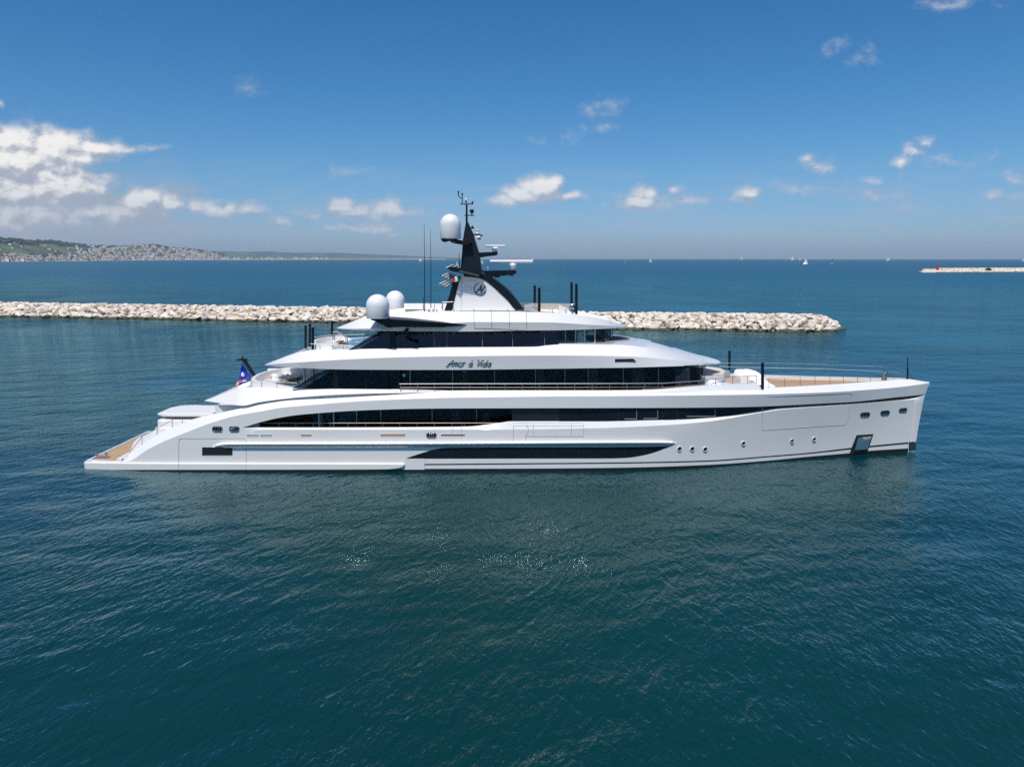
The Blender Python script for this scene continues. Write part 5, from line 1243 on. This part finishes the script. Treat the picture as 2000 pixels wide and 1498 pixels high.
# covered furniture on the bow: cloth draped over lumps
def cover(outline, zbase, lumps, name, label, mat=FABRIC, seed=1):
    """outline: plan polygon (x, y); heights from gaussian lumps, edge hanging to zbase"""
    cx = sum(p[0] for p in outline)/len(outline); cy = sum(p[1] for p in outline)/len(outline); rings = []
    N = 40; per = []
    for i in range(len(outline)):
        a_, b_ = outline[i], outline[(i+1) % len(outline)]
        for k in range(6): per.append((a_[0]+(b_[0]-a_[0])*k/6, a_[1]+(b_[1]-a_[1])*k/6))
    def hz(x, y):
        h = max(A*math.exp(-((x-lx)/rx)**4-((y-ly)/ry)**4) for lx, ly, rx, ry, A in lumps)
        return zbase+h*(1+.06*mnoise.noise(Vector((x*2.1, y*2.1, seed))))+.05*mnoise.noise(Vector((x*4, y*4, seed+3)))
    for s, drop in ((1.04, 1), (1.02, .55), (1.0, 0), (.93, 0), (.8, 0), (.6, 0), (.4, 0), (.2, 0)):
        ring = []
        for i, (x, y) in enumerate(per):
            q = 1+.025*math.sin(i*1.9+seed) if drop else 1
            xx, yy = cx+(x-cx)*s*q, cy+(y-cy)*s*q; z = hz(xx, yy); ring.append((xx, yy, z*(1-drop)+zbase*drop))
        rings.append(ring)
    o = MB().ringloft(rings).build(name, mat, None, angle=50); return tag(o, label, 'furniture cover', 'white covers over the bow furniture')
zF = float(np.interp(18, [p.x for p in CD], [p.z for p in CD]))+.03
xA, xB = at(1434,735,1).x, at(1482,735,1).x
cover([(xA,-.6),(xA+1.2,-1.1),(xB-.2,-1.1),(xB+.1,.4),(xB-.1,2.6),(xA+.8,2.6),(xA-.1,1.0)], zF, [(xA+1.0,.8,1.3,2.2,.95),(xB-.2,.8,.9,1.8,.62)], 'furniture_cover', 'large white crumpled cover over furniture beside the bow lounge pad', seed=2)
xC, xD = at(1484,745,-1).x, at(1514,750,-2).x
cover([(xC-.6,-2.6),(xD-.3,-2.7),(xD+.15,-1.9),(xC+.6,.3),(xC-.4,1.0),(xC-1.0,0)], zF, [(xC-.2,-.6,.9,2.0,.62),(xD-.7,-2.0,.7,.9,.34)], 'furniture_cover', 'white cover spreading onto the teak beside the near black pole on the bow', seed=5)
xE, xG = at(1374,748,-3.4).x, at(1414,748,-3.4).x
cover([(xE,-3.9),(xG,-3.7),(xG+.1,-3.0),(xE+1.1,-2.7),(xE+.1,-2.9)], zF+.25, [(xE+.75,-3.4,.55,.6,.62),(xG-.4,-3.4,.7,.6,.40)], 'furniture_cover', 'small white cover behind the rail below the round front window', seed=9)
# bow lounge pad (built in) and its side, with shade put into the grey colour
lx0, lx1 = at(1368,725,-1).x, at(1433,727,0).x
pr = [(lx0-.2, zF), (lx0-.2, zF+1.05), (lx0+1.8, zF+.92), (lx1-.2, zF+.80), (lx1+.3, zF+.35), (lx1+.2, zF)]
lp = MB().ringloft([[(x, -1.0, z) for x, z in pr], [(x, 3.0, z) for x, z in pr]]).build('bow_lounge', BEIGE, Y, angle=30)
MB().ringloft([[(lx0-.3,-2.7,zF),(lx0-.3,-2.7,zF+.95),(lx0-.3,-1.0,zF+1.1),(lx0-.3,-1.0,zF)], [(lx0+1.2,-2.2,zF),(lx0+1.2,-2.0,zF+.35),(lx0+2.0,-1.02,zF+.6),(lx0+2.0,-1.02,zF)]]).build('shaded_lounge_side', GREYROOF2, lp, angle=30)
MB().lathe((at(1420,730,-1.02).x,-1.02,at(1420,730.5,-1.02).z), [(.001,-.02),(.25,-.02),(.27,.02)], 20, 'Y').build('speaker_cover', SHADEPANEL, lp)
# reclining chair on the teak
ch = empty('lounge_chair', (at(1408,742,-2.2).x, -2.2, zF), 'white reclining deck chair with dark legs on the bow teak', 'chair')
MB().ringloft([[(-.9,-.35,.78),(-.9,.35,.78),(-.9,.35,.70),(-.9,-.35,.70)], [(-.1,-.35,.38),(-.1,.35,.38),(-.1,.35,.28),(-.1,-.35,.28)], [(.8,-.35,.36),(.8,.35,.36),(.8,.35,.27),(.8,-.35,.27)]]).build('seat', FABRIC, ch, angle=20)
for sx, sy in ((-.3,-.32),(-.3,.32),(.65,-.32),(.65,.32)): MB().tube([(sx, sy, .30), (sx+.12, sy, 0)], .03, 6).build('leg', BLACK, ch)
# aft upper deck table, sofa and cushions
tc_ = at(560,742,-.3); tz = zU-.7
tb_ = empty('round_table', (tc_.x, .3, tz), 'low table with a pale wooden top on the aft upper deck', 'table')
MB().lathe((0,0,0), [(.10,.0),(.10,.66),(.85,.68),(.88,.74),(.85,.78)], 28).build('tabletop', simple('pale_oak', (.55,.38,.2), .5, 0, .3, .15, 4), tb_, angle=30)
MB().lathe((0,0,0), [(.45,.0),(.42,.04),(.12,.07)], 20).build('base', STEEL, tb_)
cu = empty('scatter_cushions', (at(545,745,0).x, 1.6, tz), 'row of crumpled beige and grey cushions on the aft upper deck sofa', 'cushions')
for k in range(6):
    mb = MB(); c0 = Vector((-1.5+.55*k, .3*math.sin(k), .55)); mb.lathe(c0, [(.05,-.2),(.3,-.12),(.34,0),(.28,.12),(.05,.2)], 10)
    mb.build('cushion', [BEIGE, FABRIC, SHADEPANEL][k % 3], cu)
so = MB(); so.box((at(545,745,0).x+.2, 2.3, tz+.25), (4.2, 1.2, .5)).box((at(545,745,0).x+.2, 2.95, tz+.6), (4.2, .3, .8)); so.build('aft_sofa', FABRIC, Y, smooth=False)
# main aft deck seating seen under the arch
sf = empty('sofa', (at(560,830,-1.5).x, -1.2, 2.46), 'brown leather sofa on the shaded main aft deck under the arch', 'sofa')
MB().box((0,0,.24), (3.4,1.0,.42)).build('seat', BROWN, sf); MB().box((0,.48,.62), (3.4,.22,.62)).build('backrest', BROWN, sf)
for sx in (-1.66, 1.66): MB().box((sx,.0,.42), (.22,1.0,.5)).build('armrest', BROWN, sf)
# rails of the sunpad seen beyond
railing('sunpad_railing', None, [at(x, y, 1.6) for x, y in ((350,792),(356,790.5),(381,790.8),(398,792))], [(at(x, 797, 1.6), at(x, 790.6, 1.6)) for x in (358,381)], Y, .02)
MB().tube([at(427,796,-2.6), at(427,806,-2.6)], .04, 6).tube([at(431,795,-2.6), at(433,806,-2.6)], .03, 6).build('gate_post', STEEL, Y)

# ---------------- the air over the sea
hm = bpy.data.materials.new('haze_air'); hm.use_nodes = True; hm.node_tree.nodes.clear()
ht_ = NT(hm.node_tree); pv = ht_.n('ShaderNodeVolumePrincipled'); pv.inputs['Color'].default_value = (.62,.79,1,1); pv.inputs['Density'].default_value = 4.2e-5
ho = ht_.n('ShaderNodeOutputMaterial'); ht_.put(ho.inputs['Volume'], pv.outputs[0])
tag(MB().box((0, 0, 120), (32000, 32000, 244)).build('haze', hm, smooth=False), kind='stuff')
